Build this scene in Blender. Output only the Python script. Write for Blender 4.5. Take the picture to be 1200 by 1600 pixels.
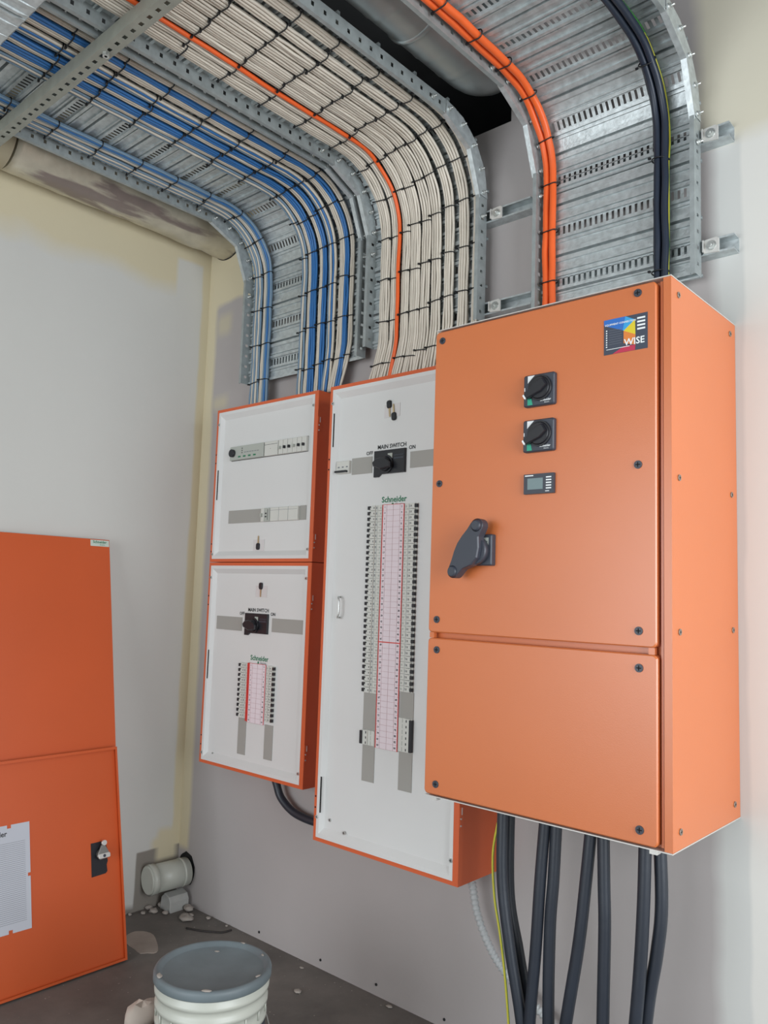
import bpy, math, random
from mathutils import Vector, Matrix, noise
for o in list(bpy.data.objects): bpy.data.objects.remove(o)
S = bpy.context.scene
COL = S.collection
# ------------------------------------------------------------------ camera
yaw, pitch, roll = -0.7298, 0.1001, 0.0327
f = Vector((math.sin(yaw)*math.cos(pitch), math.cos(yaw)*math.cos(pitch), math.sin(pitch)))
r0 = Vector((math.cos(yaw), -math.sin(yaw), 0)); u0 = r0.cross(f)
rr = r0*math.cos(roll)+u0*math.sin(roll); uu = -r0*math.sin(roll)+u0*math.cos(roll)
cd = bpy.data.cameras.new('camera'); cam = bpy.data.objects.new('camera', cd); COL.objects.link(cam)
m = Matrix.Identity(4)
for i, c in enumerate((rr, uu, -f)):
    for j in range(3): m[j][i] = c[j]
m.translation = Vector((3.3945, -2.3855, 1.4998)); cam.matrix_world = m
cd.sensor_fit = 'HORIZONTAL'; cd.sensor_width = 36; cd.lens = 36*1256.6/1200; cd.clip_start = .05
S.camera = cam
# ------------------------------------------------------------------ world and light
W = bpy.data.worlds.new('world'); S.world = W; W.use_nodes = True
bg = W.node_tree.nodes['Background']; bg.inputs[0].default_value = (.86, .93, 1, 1); bg.inputs[1].default_value = .55
def area(name, loc, target, sx, sy, power, col):
    l = bpy.data.lights.new(name, 'AREA'); l.shape = 'RECTANGLE'; l.size = sx; l.size_y = sy; l.energy = power; l.color = col
    o = bpy.data.objects.new(name, l); COL.objects.link(o); o.location = loc
    o.rotation_euler = (Vector(target)-Vector(loc)).to_track_quat('-Z', 'Y').to_euler(); return o
area('window_daylight', (5.3, -1.5, 1.7), (0, -1.0, 1.6), 2.4, 2.2, 92, (.90, .955, 1))
area('doorway_daylight', (1.6, -6.0, 1.5), (1.6, 0, 1.5), 4.2, 2.7, 130, (.91, .96, 1))
S.view_settings.view_transform = 'Standard'; S.view_settings.look = 'None'
S.view_settings.exposure = 0.42; S.view_settings.gamma = 1; S.view_settings.use_curve_mapping = False
# ------------------------------------------------------------------ helpers
def srgb(*c): return tuple(((x/255)/12.92 if x/255 <= .04045 else ((x/255+.055)/1.055)**2.4) for x in c)+(1,)
MATS = {}
def mat(name, col, rough=.5, metal=0, var=0, scale=8, bump=0, bscale=60, spec=.5):
    if name in MATS: return MATS[name]
    M = bpy.data.materials.new(name); M.use_nodes = True; nt = M.node_tree; N = nt.nodes; L = nt.links
    b = N['Principled BSDF']; b.inputs['Roughness'].default_value = rough; b.inputs['Metallic'].default_value = metal
    b.inputs['Specular IOR Level'].default_value = spec
    b.inputs['Base Color'].default_value = col
    tc = N.new('ShaderNodeTexCoord')
    if var:
        n = N.new('ShaderNodeTexNoise'); n.inputs['Scale'].default_value = scale; n.inputs['Detail'].default_value = 5
        L.new(tc.outputs['Object'], n.inputs['Vector'])
        r = N.new('ShaderNodeValToRGB'); r.color_ramp.elements[0].position = .3; r.color_ramp.elements[1].position = .7
        r.color_ramp.elements[0].color = tuple(c*(1-var) for c in col[:3])+(1,)
        r.color_ramp.elements[1].color = tuple(min(1, c*(1+var)) for c in col[:3])+(1,)
        L.new(n.outputs['Fac'], r.inputs['Fac']); L.new(r.outputs['Color'], b.inputs['Base Color'])
    if bump:
        n2 = N.new('ShaderNodeTexNoise'); n2.inputs['Scale'].default_value = bscale; n2.inputs['Detail'].default_value = 3
        L.new(tc.outputs['Object'], n2.inputs['Vector'])
        bp = N.new('ShaderNodeBump'); bp.inputs['Strength'].default_value = bump; bp.inputs['Distance'].default_value = .004
        L.new(n2.outputs['Fac'], bp.inputs['Height']); L.new(bp.outputs['Normal'], b.inputs['Normal'])
    MATS[name] = M; return M
ORANGE = mat('orange_powder_coat', srgb(205, 112, 60), .33, 0, .02, 3, .05, 300, .9)
DORANGE = mat('deep_orange_powder_coat', srgb(200, 86, 38), .4, 0, .04, 2, .04, 300)
BOARDO = mat('board_orange_powder_coat', srgb(208, 96, 54), .42, 0, .03, 3)
WHITE = mat('white_powder_coat', srgb(214, 214, 212), .4, 0, .01, 4)
DEVW = mat('white_device_plastic', srgb(205, 205, 198), .45)
DEVG = mat('grey_device_plastic', srgb(172, 176, 168), .45)
BLANK = mat('grey_blanking_strip', srgb(158, 156, 150), .5)
SEAM = mat('dark_joint_line', srgb(70, 70, 70), .7)
BLACK = mat('black_plastic', srgb(34, 35, 40), .35)
DBLUE = mat('charcoal_plastic', srgb(58, 62, 72), .4)
HOLE = mat('dark_recess', srgb(14, 14, 15), .9)
GALV = mat('galvanised_steel', srgb(190, 197, 198), .42, .55, .16, 45, .25, 90)
GALV2 = mat('dull_galvanised_steel', srgb(164, 171, 171), .5, .5, .14, 30, .2, 60)
BOLT = mat('bright_zinc_bolt', srgb(205, 208, 205), .28, .8)
ALU = mat('pale_bare_metal', srgb(215, 213, 208), .35, .4)
GREYC = mat('pale_grey_cable', srgb(200, 192, 178), .5, 0, .05, 20)
WHITEC = mat('off_white_cable', srgb(214, 206, 192), .5, 0, .06, 20)
SLATEC = mat('slate_blue_cable', srgb(112, 136, 156), .45, 0, .05, 20)
BLUEC = mat('blue_cable', srgb(48, 106, 164), .42, 0, .07, 15)
ORANGEC = mat('orange_cable', srgb(232, 98, 40), .42, 0, .04, 10)
BLACKC = mat('black_cable', srgb(40, 45, 54), .42, 0, .08, 12, .1, 40)
BTOPC = mat('blue_black_cable', srgb(34, 42, 56), .4, 0, .1, 8)
GREENC = mat('green_earth_sheath', srgb(60, 130, 60), .45)
YELLC = mat('yellow_earth_sheath', srgb(214, 205, 70), .45)
TIE = mat('black_nylon', srgb(22, 24, 27), .4)
PVC = mat('grey_white_pvc', srgb(186, 188, 178), .4, 0, .05, 10)
CONDUIT = mat('white_corrugated_conduit', srgb(176, 178, 178), .45)
BUCKET = mat('white_bucket_plastic', srgb(188, 190, 180), .35, 0, .04, 8)
LIDM = mat('grey_lid_plastic', srgb(104, 114, 118), .5, 0, .14, 9, .1, 30)
PLAST = mat('dried_plaster', srgb(160, 152, 144), .9, 0, .12, 30, .5, 60)
PAPER = mat('white_paper', srgb(190, 192, 200), .6, 0, .02, 5)
PINK = mat('pale_pink_card', srgb(226, 213, 218), .6)
RED = mat('red_print', srgb(206, 60, 50), .6)
INK = mat('dark_print', srgb(40, 42, 44), .6)
INKG = mat('green_print', srgb(44, 118, 84), .6)
INKL = mat('grey_print', srgb(120, 122, 128), .6)
WPRINT = mat('white_print', srgb(235, 238, 238), .5)
LABELG = mat('pale_green_label', srgb(196, 208, 196), .5)
LCD = mat('lcd_glass', srgb(120, 138, 140), .2)
TEAL = mat('teal_print', srgb(50, 160, 130), .5)
BRASS = mat('brass_key_blade', srgb(196, 176, 140), .35, .6)
TAPE = mat('clear_tape', srgb(210, 206, 205), .15)
FOIL = mat('silver_foil', srgb(196, 190, 172), .38, .35, .16, 9, .9, 16)
def streaky(M, col, sc, lo, hi):
    nt = M.node_tree; N = nt.nodes; L = nt.links; b = N['Principled BSDF']; src = b.inputs['Base Color'].links[0].from_socket
    tc = N.new('ShaderNodeTexCoord'); mp = N.new('ShaderNodeMapping'); mp.inputs['Scale'].default_value = sc; L.new(tc.outputs['Object'], mp.inputs[0])
    n = N.new('ShaderNodeTexNoise'); n.inputs['Scale'].default_value = 1; n.inputs['Detail'].default_value = 5; L.new(mp.outputs[0], n.inputs['Vector'])
    r = N.new('ShaderNodeValToRGB'); r.color_ramp.elements[0].position = lo; r.color_ramp.elements[1].position = hi; L.new(n.outputs['Fac'], r.inputs['Fac'])
    mx = N.new('ShaderNodeMix'); mx.data_type = 'RGBA'; L.new(r.outputs['Color'], mx.inputs[0]); L.new(src, mx.inputs[6]); mx.inputs[7].default_value = col; L.new(mx.outputs[2], b.inputs['Base Color'])
streaky(FOIL, srgb(140, 128, 122), (11, 2.2, 11), .52, .60)
DUCTM = mat('spiral_duct_steel', srgb(165, 172, 172), .33, .75, .1, 6, .15, 12)
CREAM = mat('cream_skim_coat', srgb(198, 188, 160), .85, 0, .05, 2)
CONC = None
class MB:
    def __init__(s): s.v = []; s.f = []; s.mi = []; s.sm = []; s.m = 0; s.mats = []
    def use(s, M):
        if M not in s.mats: s.mats.append(M)
        s.m = s.mats.index(M); return s
    def face(s, idx, sm=False): s.f.append(tuple(idx)); s.mi.append(s.m); s.sm.append(sm)
    def quad(s, a, b, c, d):
        n = len(s.v); s.v += [Vector(a), Vector(b), Vector(c), Vector(d)]; s.face((n, n+1, n+2, n+3)); return s
    def tri(s, a, b, c):
        n = len(s.v); s.v += [Vector(a), Vector(b), Vector(c)]; s.face((n, n+1, n+2)); return s
    def box(s, x0, x1, y0, y1, z0, z1):
        n = len(s.v)
        s.v += [Vector(p) for p in ((x0,y0,z0),(x1,y0,z0),(x1,y1,z0),(x0,y1,z0),(x0,y0,z1),(x1,y0,z1),(x1,y1,z1),(x0,y1,z1))]
        for q in ((0,3,2,1),(4,5,6,7),(0,1,5,4),(1,2,6,5),(2,3,7,6),(3,0,4,7)): s.face([n+i for i in q])
        return s
    def prism(s, out, y0, y1, bev=0):
        """closed outline of (x,z), extruded from back y1 to front y0, optional front bevel"""
        k = len(out); cx = sum(p[0] for p in out)/k; cz = sum(p[1] for p in out)/k
        rings = [(y1, 0), (y0+bev, 0)]
        if bev: rings.append((y0, bev))
        n = len(s.v)
        hx = max(abs(p[0]-cx) for p in out) or 1; hz = max(abs(p[1]-cz) for p in out) or 1
        for y, i in rings:
            for x, z in out: s.v.append(Vector((cx+(x-cx)*(1-i/hx), y, cz+(z-cz)*(1-i/hz))))
        for a in range(len(rings)-1):
            for i in range(k): j = (i+1) % k; s.face((n+a*k+i, n+a*k+j, n+(a+1)*k+j, n+(a+1)*k+i))
        s.face([n+(len(rings)-1)*k+i for i in range(k)]); s.face([n+i for i in reversed(range(k))])
        return s
    def rbox(s, x0, x1, y0, y1, z0, z1, r=.006, bev=.002):
        return s.prism(rrect(x0, x1, z0, z1, r), y0, y1, bev)
    def cyl(s, a, b, r, n=12, r2=None, cap=True, sm=True):
        a, b = Vector(a), Vector(b); r2 = r if r2 is None else r2
        d = (b-a).normalized(); t = Vector((0,0,1)) if abs(d.z) < .9 else Vector((1,0,0))
        p = d.cross(t).normalized(); q = d.cross(p); k = len(s.v)
        for c, R in ((a, r), (b, r2)):
            for i in range(n):
                an = 2*math.pi*i/n; s.v.append(c+(p*math.cos(an)+q*math.sin(an))*R)
        for i in range(n): j = (i+1) % n; s.face((k+i, k+n+i, k+n+j, k+j), sm)
        if cap: s.face([k+i for i in range(n)]); s.face([k+n+i for i in reversed(range(n))])
        return s
    def tube(s, pts, r, n=6, closed=False, cap=True, side=None):
        pts = [Vector(p) for p in pts]; k = len(s.v); m_ = len(pts)
        prev = side or Vector((1, 0, 0))
        for i, p in enumerate(pts):
            if closed: t = pts[(i+1) % m_]-pts[i-1]
            else: t = pts[min(i+1, m_-1)]-pts[max(i-1, 0)]
            t.normalize()
            q = t.cross(prev)
            if q.length < 1e-4: q = t.cross(Vector((0, 0, 1)))
            q.normalize(); pp = q.cross(t).normalized(); prev = pp
            R = r(i) if callable(r) else r
            for j in range(n):
                an = 2*math.pi*j/n; s.v.append(p+(pp*math.cos(an)+q*math.sin(an))*R)
        for i in range(m_ if closed else m_-1):
            a = k+i*n; b = k+((i+1) % m_)*n
            for j in range(n): l = (j+1) % n; s.face((a+j, a+l, b+l, b+j), True)
        if cap and not closed: s.face([k+j for j in reversed(range(n))]); s.face([k+(m_-1)*n+j for j in range(n)])
        return s
    def lathe(s, c, prof, n=40, axis='z'):
        c = Vector(c); k = len(s.v)
        for R, h in prof:
            for i in range(n):
                a = 2*math.pi*i/n
                s.v.append(c+(Vector((R*math.cos(a), R*math.sin(a), h)) if axis == 'z' else Vector((R*math.cos(a), h, R*math.sin(a)))))
        for a in range(len(prof)-1):
            for i in range(n): j = (i+1) % n; s.face((k+a*n+i, k+a*n+j, k+(a+1)*n+j, k+(a+1)*n+i), True)
        return s
def rrect(x0, x1, z0, z1, r, n=4):
    o = []
    for cx, cz, a0 in ((x1-r, z1-r, 0), (x0+r, z1-r, 90), (x0+r, z0+r, 180), (x1-r, z0+r, 270)):
        for i in range(n+1):
            a = math.radians(a0+90*i/n); o.append((cx+r*math.cos(a), cz+r*math.sin(a)))
    return o
def tag(o, label=None, cat=None, group=None, kind=None):
    if label: o['label'] = label
    if cat: o['category'] = cat
    if group: o['group'] = group
    if kind: o['kind'] = kind
    return o
def thing(name, loc, label, cat, group=None):
    o = bpy.data.objects.new(name, None); COL.objects.link(o); o.location = loc; o.empty_display_size = .05
    return tag(o, label, cat, group)
def wloc(o):
    v = Vector((0, 0, 0))
    while o: v += o.location; o = o.parent
    return v
def meshdata(name, mb, M=None, off=Vector((0,0,0))):
    me = bpy.data.meshes.new(name)
    me.from_pydata([v-off for v in mb.v], [], mb.f)
    if mb.mats:
        for x in mb.mats: me.materials.append(x)
        me.polygons.foreach_set('material_index', mb.mi)
    elif M: me.materials.append(M)
    me.polygons.foreach_set('use_smooth', mb.sm); me.update(); return me
def link(name, me, parent=None, loc=None, rot=None):
    o = bpy.data.objects.new(name, me); COL.objects.link(o)
    if parent: o.parent = parent
    if loc is not None: o.location = loc
    if rot is not None: o.rotation_euler = rot
    return o
def part(name, mb, M=None, parent=None, local=False, label=None):
    """mesh given in world coordinates (or the parent's own when local)"""
    off = Vector((0,0,0)) if (local or not parent) else wloc(parent)
    o = link(name, meshdata(name, mb, M, off), parent)
    if label: o['label'] = label
    return o
def at(name, me, parent, world, rot=None, local=False):
    w = Vector(world)
    return link(name, me, parent, w if (local or not parent) else w-wloc(parent), rot)
TX = {}
def text_mesh(s, size, M, bold=False):
    key = (s, size, M.name)
    if key in TX: return TX[key]
    c = bpy.data.curves.new('lettering', 'FONT'); c.body = s; c.size = size; c.align_x = 'CENTER'; c.align_y = 'CENTER'
    c.resolution_u = 2
    if bold: c.offset = size*.02
    o = bpy.data.objects.new('lettering', c); COL.objects.link(o)
    dg = bpy.context.evaluated_depsgraph_get(); me = bpy.data.meshes.new_from_object(o.evaluated_get(dg))
    bpy.data.objects.remove(o); me.materials.clear(); me.materials.append(M); TX[key] = me; return me
def add_text(mb, s, size, M, x, y, z, bold=False):
    """lettering facing -y centred at x,z, merged into a mesh"""
    me = text_mesh(s, size, M, bold); mb.use(M); n = len(mb.v)
    mb.v += [Vector((x+v.co.x, y, z+v.co.y)) for v in me.vertices]
    for p in me.polygons: mb.face([n+i for i in p.vertices])
# ------------------------------------------------------------------ wall materials
def nodes_mix(nt, fac, a, b):
    mx = nt.nodes.new('ShaderNodeMix'); mx.data_type = 'RGBA'
    nt.links.new(fac, mx.inputs[0])
    for k, v in ((6, a), (7, b)):
        if isinstance(v, tuple): mx.inputs[k].default_value = v
        else: nt.links.new(v, mx.inputs[k])
    return mx.outputs[2]
def wall_material(name, base, var, regions, rough=.8):
    """regions: list of (colour, xlo,xhi,zlo,zhi, soft, wobble) painted patches in world metres; axis = 'x' or 'y' for the horizontal"""
    M = bpy.data.materials.new(name); M.use_nodes = True; nt = M.node_tree; N = nt.nodes; L = nt.links
    b = N['Principled BSDF']; b.inputs['Roughness'].default_value = rough; b.inputs['Specular IOR Level'].default_value = .25
    tc = N.new('ShaderNodeTexCoord'); sp = N.new('ShaderNodeSeparateXYZ'); L.new(tc.outputs['Object'], sp.inputs[0])
    n = N.new('ShaderNodeTexNoise'); n.inputs['Scale'].default_value = 2.2; n.inputs['Detail'].default_value = 6; L.new(tc.outputs['Object'], n.inputs['Vector'])
    r = N.new('ShaderNodeValToRGB'); r.color_ramp.elements[0].position = .25; r.color_ramp.elements[1].position = .75
    r.color_ramp.elements[0].color = tuple(c*(1-var) for c in base[:3])+(1,); r.color_ramp.elements[1].color = tuple(c*(1+var) for c in base[:3])+(1,)
    L.new(n.outputs['Fac'], r.inputs['Fac']); col = r.outputs['Color']
    wn = N.new('ShaderNodeTexNoise'); wn.inputs['Scale'].default_value = 3.5; wn.inputs['Detail'].default_value = 2.5; L.new(tc.outputs['Object'], wn.inputs['Vector'])
    def math_(op, a, b_=None, clamp=False):
        q = N.new('ShaderNodeMath'); q.operation = op; q.use_clamp = clamp
        for i, v in enumerate((a, b_)):
            if v is None: continue
            if isinstance(v, (int, float)): q.inputs[i].default_value = v
            else: L.new(v, q.inputs[i])
        return q.outputs[0]
    wob0 = math_('SUBTRACT', wn.outputs['Fac'], .5)
    for (c, ax, lo, hi, zlo, zhi, soft, wob) in regions:
        w = math_('MULTIPLY', wob0, wob)
        h = math_('ADD', sp.outputs[ax], w); z = math_('ADD', sp.outputs['Z'], w)
        def edge(v, e, up):
            d = math_('SUBTRACT', v, e) if up else math_('SUBTRACT', e, v)
            return math_('ADD', math_('DIVIDE', d, soft), .5, True)
        fac = edge(h, lo, True)
        for q in (edge(h, hi, False), edge(z, zlo, True), edge(z, zhi, False)): fac = math_('MULTIPLY', fac, q)
        col = nodes_mix(nt, fac, col, c)
    L.new(col, b.inputs['Base Color'])
    n2 = N.new('ShaderNodeTexNoise'); n2.inputs['Scale'].default_value = 35; n2.inputs['Detail'].default_value = 6; L.new(tc.outputs['Object'], n2.inputs['Vector'])
    bp = N.new('ShaderNodeBump'); bp.inputs['Strength'].default_value = .15; bp.inputs['Distance'].default_value = .003
    L.new(n2.outputs['Fac'], bp.inputs['Height']); L.new(bp.outputs['Normal'], b.inputs['Normal'])
    return M
cream = srgb(206, 196, 168); boardc = srgb(172, 166, 164); wallw = srgb(203, 202, 197)
ML = wall_material('painted_plasterboard_left', wallw, .02, [
    (cream, 'Y', -9, .1, 2.98, 9, .10, .14), (wallw, 'Y', -.20, -.045, 2.6, 3.14, .02, .02),
    (cream, 'Y', -.046, .2, -1, 9, .015, .03), (cream, 'Y', -.16, .1, .2, .30, .03, .06),
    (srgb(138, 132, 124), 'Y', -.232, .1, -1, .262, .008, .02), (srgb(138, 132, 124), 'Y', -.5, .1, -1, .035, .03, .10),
    (cream, 'Y', -.13, -.02, .20, .34, .03, .04)])
MK = wall_material('fibre_cement_board_back', boardc, .03, [
    (cream, 'X', -1, .075, .25, 9, .03, .03), (cream, 'X', -1, .38, 2.93, 9, .03, .10),
    (srgb(188, 180, 160), 'X', .09, .19, 2.77, 2.87, .05, .06), (srgb(188, 180, 160), 'X', .09, .2, 2.39, 2.46, .05, .06),
    (srgb(200, 200, 196), 'X', 2.56, 9, -1, 9, .04, .05), (srgb(214, 212, 206), 'X', 2.645, 9, -1, 9, .012, .03),
    (srgb(206, 200, 182), 'X', 2.52, 9, 2.9, 9, .05, .1)])
MC = wall_material('dusty_concrete', srgb(112, 108, 102), .14, [
    (srgb(152, 142, 132), 'X', .16, .48, -9, 9, .03, .30)], .85)
def floor_mat():
    M = bpy.data.materials.new('dusty_concrete_floor'); M.use_nodes = True; nt = M.node_tree; N = nt.nodes; L = nt.links
    b = N['Principled BSDF']; b.inputs['Roughness'].default_value = .7
    tc = N.new('ShaderNodeTexCoord'); n = N.new('ShaderNodeTexNoise'); n.inputs['Scale'].default_value = 3; n.inputs['Detail'].default_value = 9; n.inputs['Roughness'].default_value = .65
    L.new(tc.outputs['Object'], n.inputs['Vector'])
    r = N.new('ShaderNodeValToRGB'); e = r.color_ramp.elements; e[0].position = .3; e[1].position = .72
    e[0].color = srgb(88, 84, 80); e[1].color = srgb(122, 116, 110); L.new(n.outputs['Fac'], r.inputs['Fac'])
    n3 = N.new('ShaderNodeTexNoise'); n3.inputs['Scale'].default_value = 60; n3.inputs['Detail'].default_value = 2; L.new(tc.outputs['Object'], n3.inputs['Vector'])
    r3 = N.new('ShaderNodeValToRGB'); r3.color_ramp.elements[0].position = .71; r3.color_ramp.elements[1].position = .74; L.new(n3.outputs['Fac'], r3.inputs['Fac'])
    L.new(nodes_mix(nt, r3.outputs['Color'], r.outputs['Color'], srgb(160, 155, 146)), b.inputs['Base Color'])
    bp = N.new('ShaderNodeBump'); bp.inputs['Strength'].default_value = .3; bp.inputs['Distance'].default_value = .004
    L.new(n.outputs['Fac'], bp.inputs['Height']); L.new(bp.outputs['Normal'], b.inputs['Normal']); return M
# ------------------------------------------------------------------ room shell
def struct(name, mb, M): o = part(name, mb, M); o['kind'] = 'structure'; return o
struct('floor', MB().box(-.2, 5.6, -7, .9, -.1, 0), floor_mat())
struct('wall_left', MB().box(-.15, 0, -7, .12, 0, 3.62), ML)
HX0, HX1, HZ0 = 1.22, 1.83, 3.255
struct('wall_back', MB().box(0, HX0, 0, .12, 0, 3.62).box(HX0, HX1, 0, .12, 0, HZ0).box(HX1, 5.4, 0, .12, 0, 3.62), MK)
struct('ceiling', MB().box(-.2, 5.6, -7, .9, 3.62, 3.72), mat('dark_slab_soffit', srgb(84, 86, 88), .9, 0, .03, 3))
# dark ceiling void behind the wall opening
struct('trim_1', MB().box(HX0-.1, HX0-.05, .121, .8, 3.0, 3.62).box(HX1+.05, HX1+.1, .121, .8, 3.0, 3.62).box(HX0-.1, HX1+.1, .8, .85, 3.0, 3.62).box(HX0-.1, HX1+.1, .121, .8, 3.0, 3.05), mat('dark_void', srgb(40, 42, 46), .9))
# right wall has the window opening, front wall the doorway (both outside the picture)
WR = mat('off_white_wall', srgb(205, 202, 192), .85, 0, .02, 3)
struct('wall_right', MB().box(5.4, 5.55, -7, -2.8, 0, 3.62).box(5.4, 5.55, -.2, 0, 0, 3.62).box(5.4, 5.55, -2.8, -.2, 0, .5).box(5.4, 5.55, -2.8, -.2, 2.9, 3.62), WR)
struct('wall_front', MB().box(0, 5.4, -7, -6.9, 3.0, 3.62).box(4.2, 5.4, -7, -6.9, 0, 3.0), WR)
# ------------------------------------------------------------------ cable trays
YF, ZT, R = -.045, 3.215, .26       # tray floor plane on the wall, tray floor level overhead, bend radius
ZC = ZT-R; YC = YF-R
ARC = R*math.pi/2
def path(s, z0):
    """point and inward normal (y,z) at arc length s from the lower end z0, on the tray floor"""
    a = ZC-z0
    if s <= a: return Vector((0, YF, z0+s)), Vector((0, -1, 0))
    if s <= a+ARC:
        t = (s-a)/R; n = Vector((0, -math.cos(t), -math.sin(t)))
        return Vector((0, YC, ZC))-n*R, n
    return Vector((0, YC-(s-a-ARC), ZT)), Vector((0, 0, -1))
P_ = .181
def prof(s):
    """corrugation height towards the viewer"""
    q = (s % P_)/P_; d = min(q, 1-q)*P_          # distance from the slot row
    e = abs(q-.5)*P_                              # distance from the deep groove
    if e < .005: return -.013
    if e < .008: return .008
    if e < .024: return .008 if e < .020 else 0
    if .018 < d < .030: return .009
    if .036 < d < .043: return .006
    return 0
def tray(x0, x1, z0, yend, label, phase, bolt_sides, label_rail=None):
    root = thing('cable_tray', (x0, YF, z0), label, 'cable tray', 'perforated galvanised cable trays')
    total = (ZC-z0)+ARC+(YC-yend)
    mb = MB(); st = set([0, total]); k = -1
    s = -P_
    while s < total+P_:
        for d in (0, .014, -.014, .0175, .0185, .0295, .0305, .0355, .0365, .0425, .0435, -.0175, -.0185, -.0295, -.0305, -.0355, -.0365, -.0425, -.0435):
            st.add(round(s+d+phase, 5))
        for d in (.0049, .0051, .0079, .0081, .0199, .0201, .0239, .0241):
            for g in (-1, 1): st.add(round(s+phase+P_/2+g*d, 5))
        s += P_
    a = ZC-z0
    for i in range(13): st.add(round(a+ARC*i/12, 5))
    st = sorted(x for x in st if 0 <= x <= total)
    xin0, xin1 = x0+.03, x1-.03; pitch = .0197; ns = int((xin1-xin0)/pitch)
    def pt(x, s_):
        p, n = path(s_, z0); q = p+n*prof(s_-phase); return Vector((x, q.y, q.z))
    for s0, s1 in zip(st[:-1], st[1:]):
        mid = ((s0+s1)/2-phase) % P_; d = min(mid, P_-mid)
        if d < .014:
            xs = [x0]
            for i in range(ns): c = xin0+pitch*(i+.5); xs += [c-.0042, c+.0042]
            xs.append(x1)
            for i in range(0, len(xs), 2): mb.quad(pt(xs[i], s0), pt(xs[i+1], s0), pt(xs[i+1], s1), pt(xs[i], s1))
        else: mb.quad(pt(x0, s0), pt(x1, s0), pt(x1, s1), pt(x0, s1))
    part('tray_floor', mb, GALV, root)
    # side rails: straight webs with holes, lips along the free edge
    H = .052
    for side, x in (('l', x0), ('r', x1)):
        mb = MB(); th = .0015; lip = -.014          # lip always leans towards -x on the free edge
        def web(A, B, nrm, holes=True):
            A, B = Vector(A), Vector(B); L = (B-A).length; d = (B-A)/L
            def q(s_, h_): v = A+d*s_+nrm*h_; return Vector((x, v.y, v.z))
            def strip(s0, s1, h0, h1): mb.quad(q(s0, h0), q(s1, h0), q(s1, h1), q(s0, h1))
            hs = .050; n = int((L-.02)/hs) if holes else 0
            strip(0, L, 0, .020); strip(0, L, .034, H)
            c = 0
            for i in range(n):
                m0 = .035+i*hs; strip(c, m0-.0055, .020, .034)
                c = m0+.0055
            strip(c, L, .020, .034)
            e0, e1 = q(0, H), q(L, H); lx = Vector((lip, 0, 0))
            mb.quad(e0, e1, e1+lx, e0+lx); i0, i1 = q(0, H-.008), q(L, H-.008); mb.quad(e0+lx, e1+lx, i1+lx, i0+lx)
        web((0, YF, z0), (0, YF, ZC), Vector((0, -1, 0)))
        web((0, YC, ZT), (0, yend, ZT), Vector((0, 0, -1)))
        part('side_rail', mb, GALV2, root)
        # hand made bend: two straight splice pieces with bolts
        for j in range(2):
            t0, t1 = j*math.pi/4, (j+1)*math.pi/4; mb = MB(); Ri = R-H
            c = Vector((0, YC, ZC)); dirf = lambda t: Vector((0, math.cos(t), math.sin(t)))
            o0, o1 = c+dirf(t0)*R, c+dirf(t1)*R; i0, i1 = c+dirf(t0)*Ri, c+dirf(t1)*Ri
            xx = x+(.002 if side == 'r' else -.002)
            X = Vector((xx, 0, 0)); l = Vector((lip-.004, 0, 0)); ext = (i1-i0).normalized()*.012
            mb.quad(o0+X, o1+X, i1+X, i0+X); mb.quad(i0-ext*(j == 0)+X, i1+ext*(j == 1)+X, i1+ext*(j == 1)+X+l, i0-ext*(j == 0)+X+l)
            mo = c+dirf((t0+t1)/2)*R
            mb.tri(o0+X, mo+X, o1+X)
            part('splice_plate', mb, GALV, root)
        if side in bolt_sides:
            for j in range(7):
                t = (-.30+j*.36)
                if t < 0: p = Vector((0, YF-.030, ZC+t*R))
                elif t > math.pi/2: p = Vector((0, YC-(t-math.pi/2)*R, ZT-.030))
                else: p = Vector((0, YC, ZC))+Vector((0, math.cos(t), math.sin(t)))*(R-.028)
                p.x = x
                o = at('bolt', bolt_me, root, p); o.rotation_euler = (.3*j, 0, 0)
    return root
b = MB(); b.cyl((-.012, 0, 0), (.020, 0, 0), .0032, 8); b.cyl((.001, 0, 0), (.0055, 0, 0), .0085, 12); b.cyl((.0055, 0, 0), (.0115, 0, 0), .0065, 6, sm=False); b.cyl((-.002, 0, 0), (-.006, 0, 0), .007, 8)
bolt_me = meshdata('bolt', b, BOLT)
YE = -1.85
T1 = tray(.42, 1.17, 2.455, YE, 'widest perforated galvanised tray, left, carrying blue and grey cables', .083, 'lr')
T2 = tray(1.215, 1.76, 2.485, YE, 'middle galvanised tray packed with off-white cables and one orange cable', .05, 'lr')
T3 = tray(2.0, 2.54, 2.465, YE, 'right-hand galvanised tray carrying thick orange and black cables above the big orange enclosure', .10, 'lr')
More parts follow.
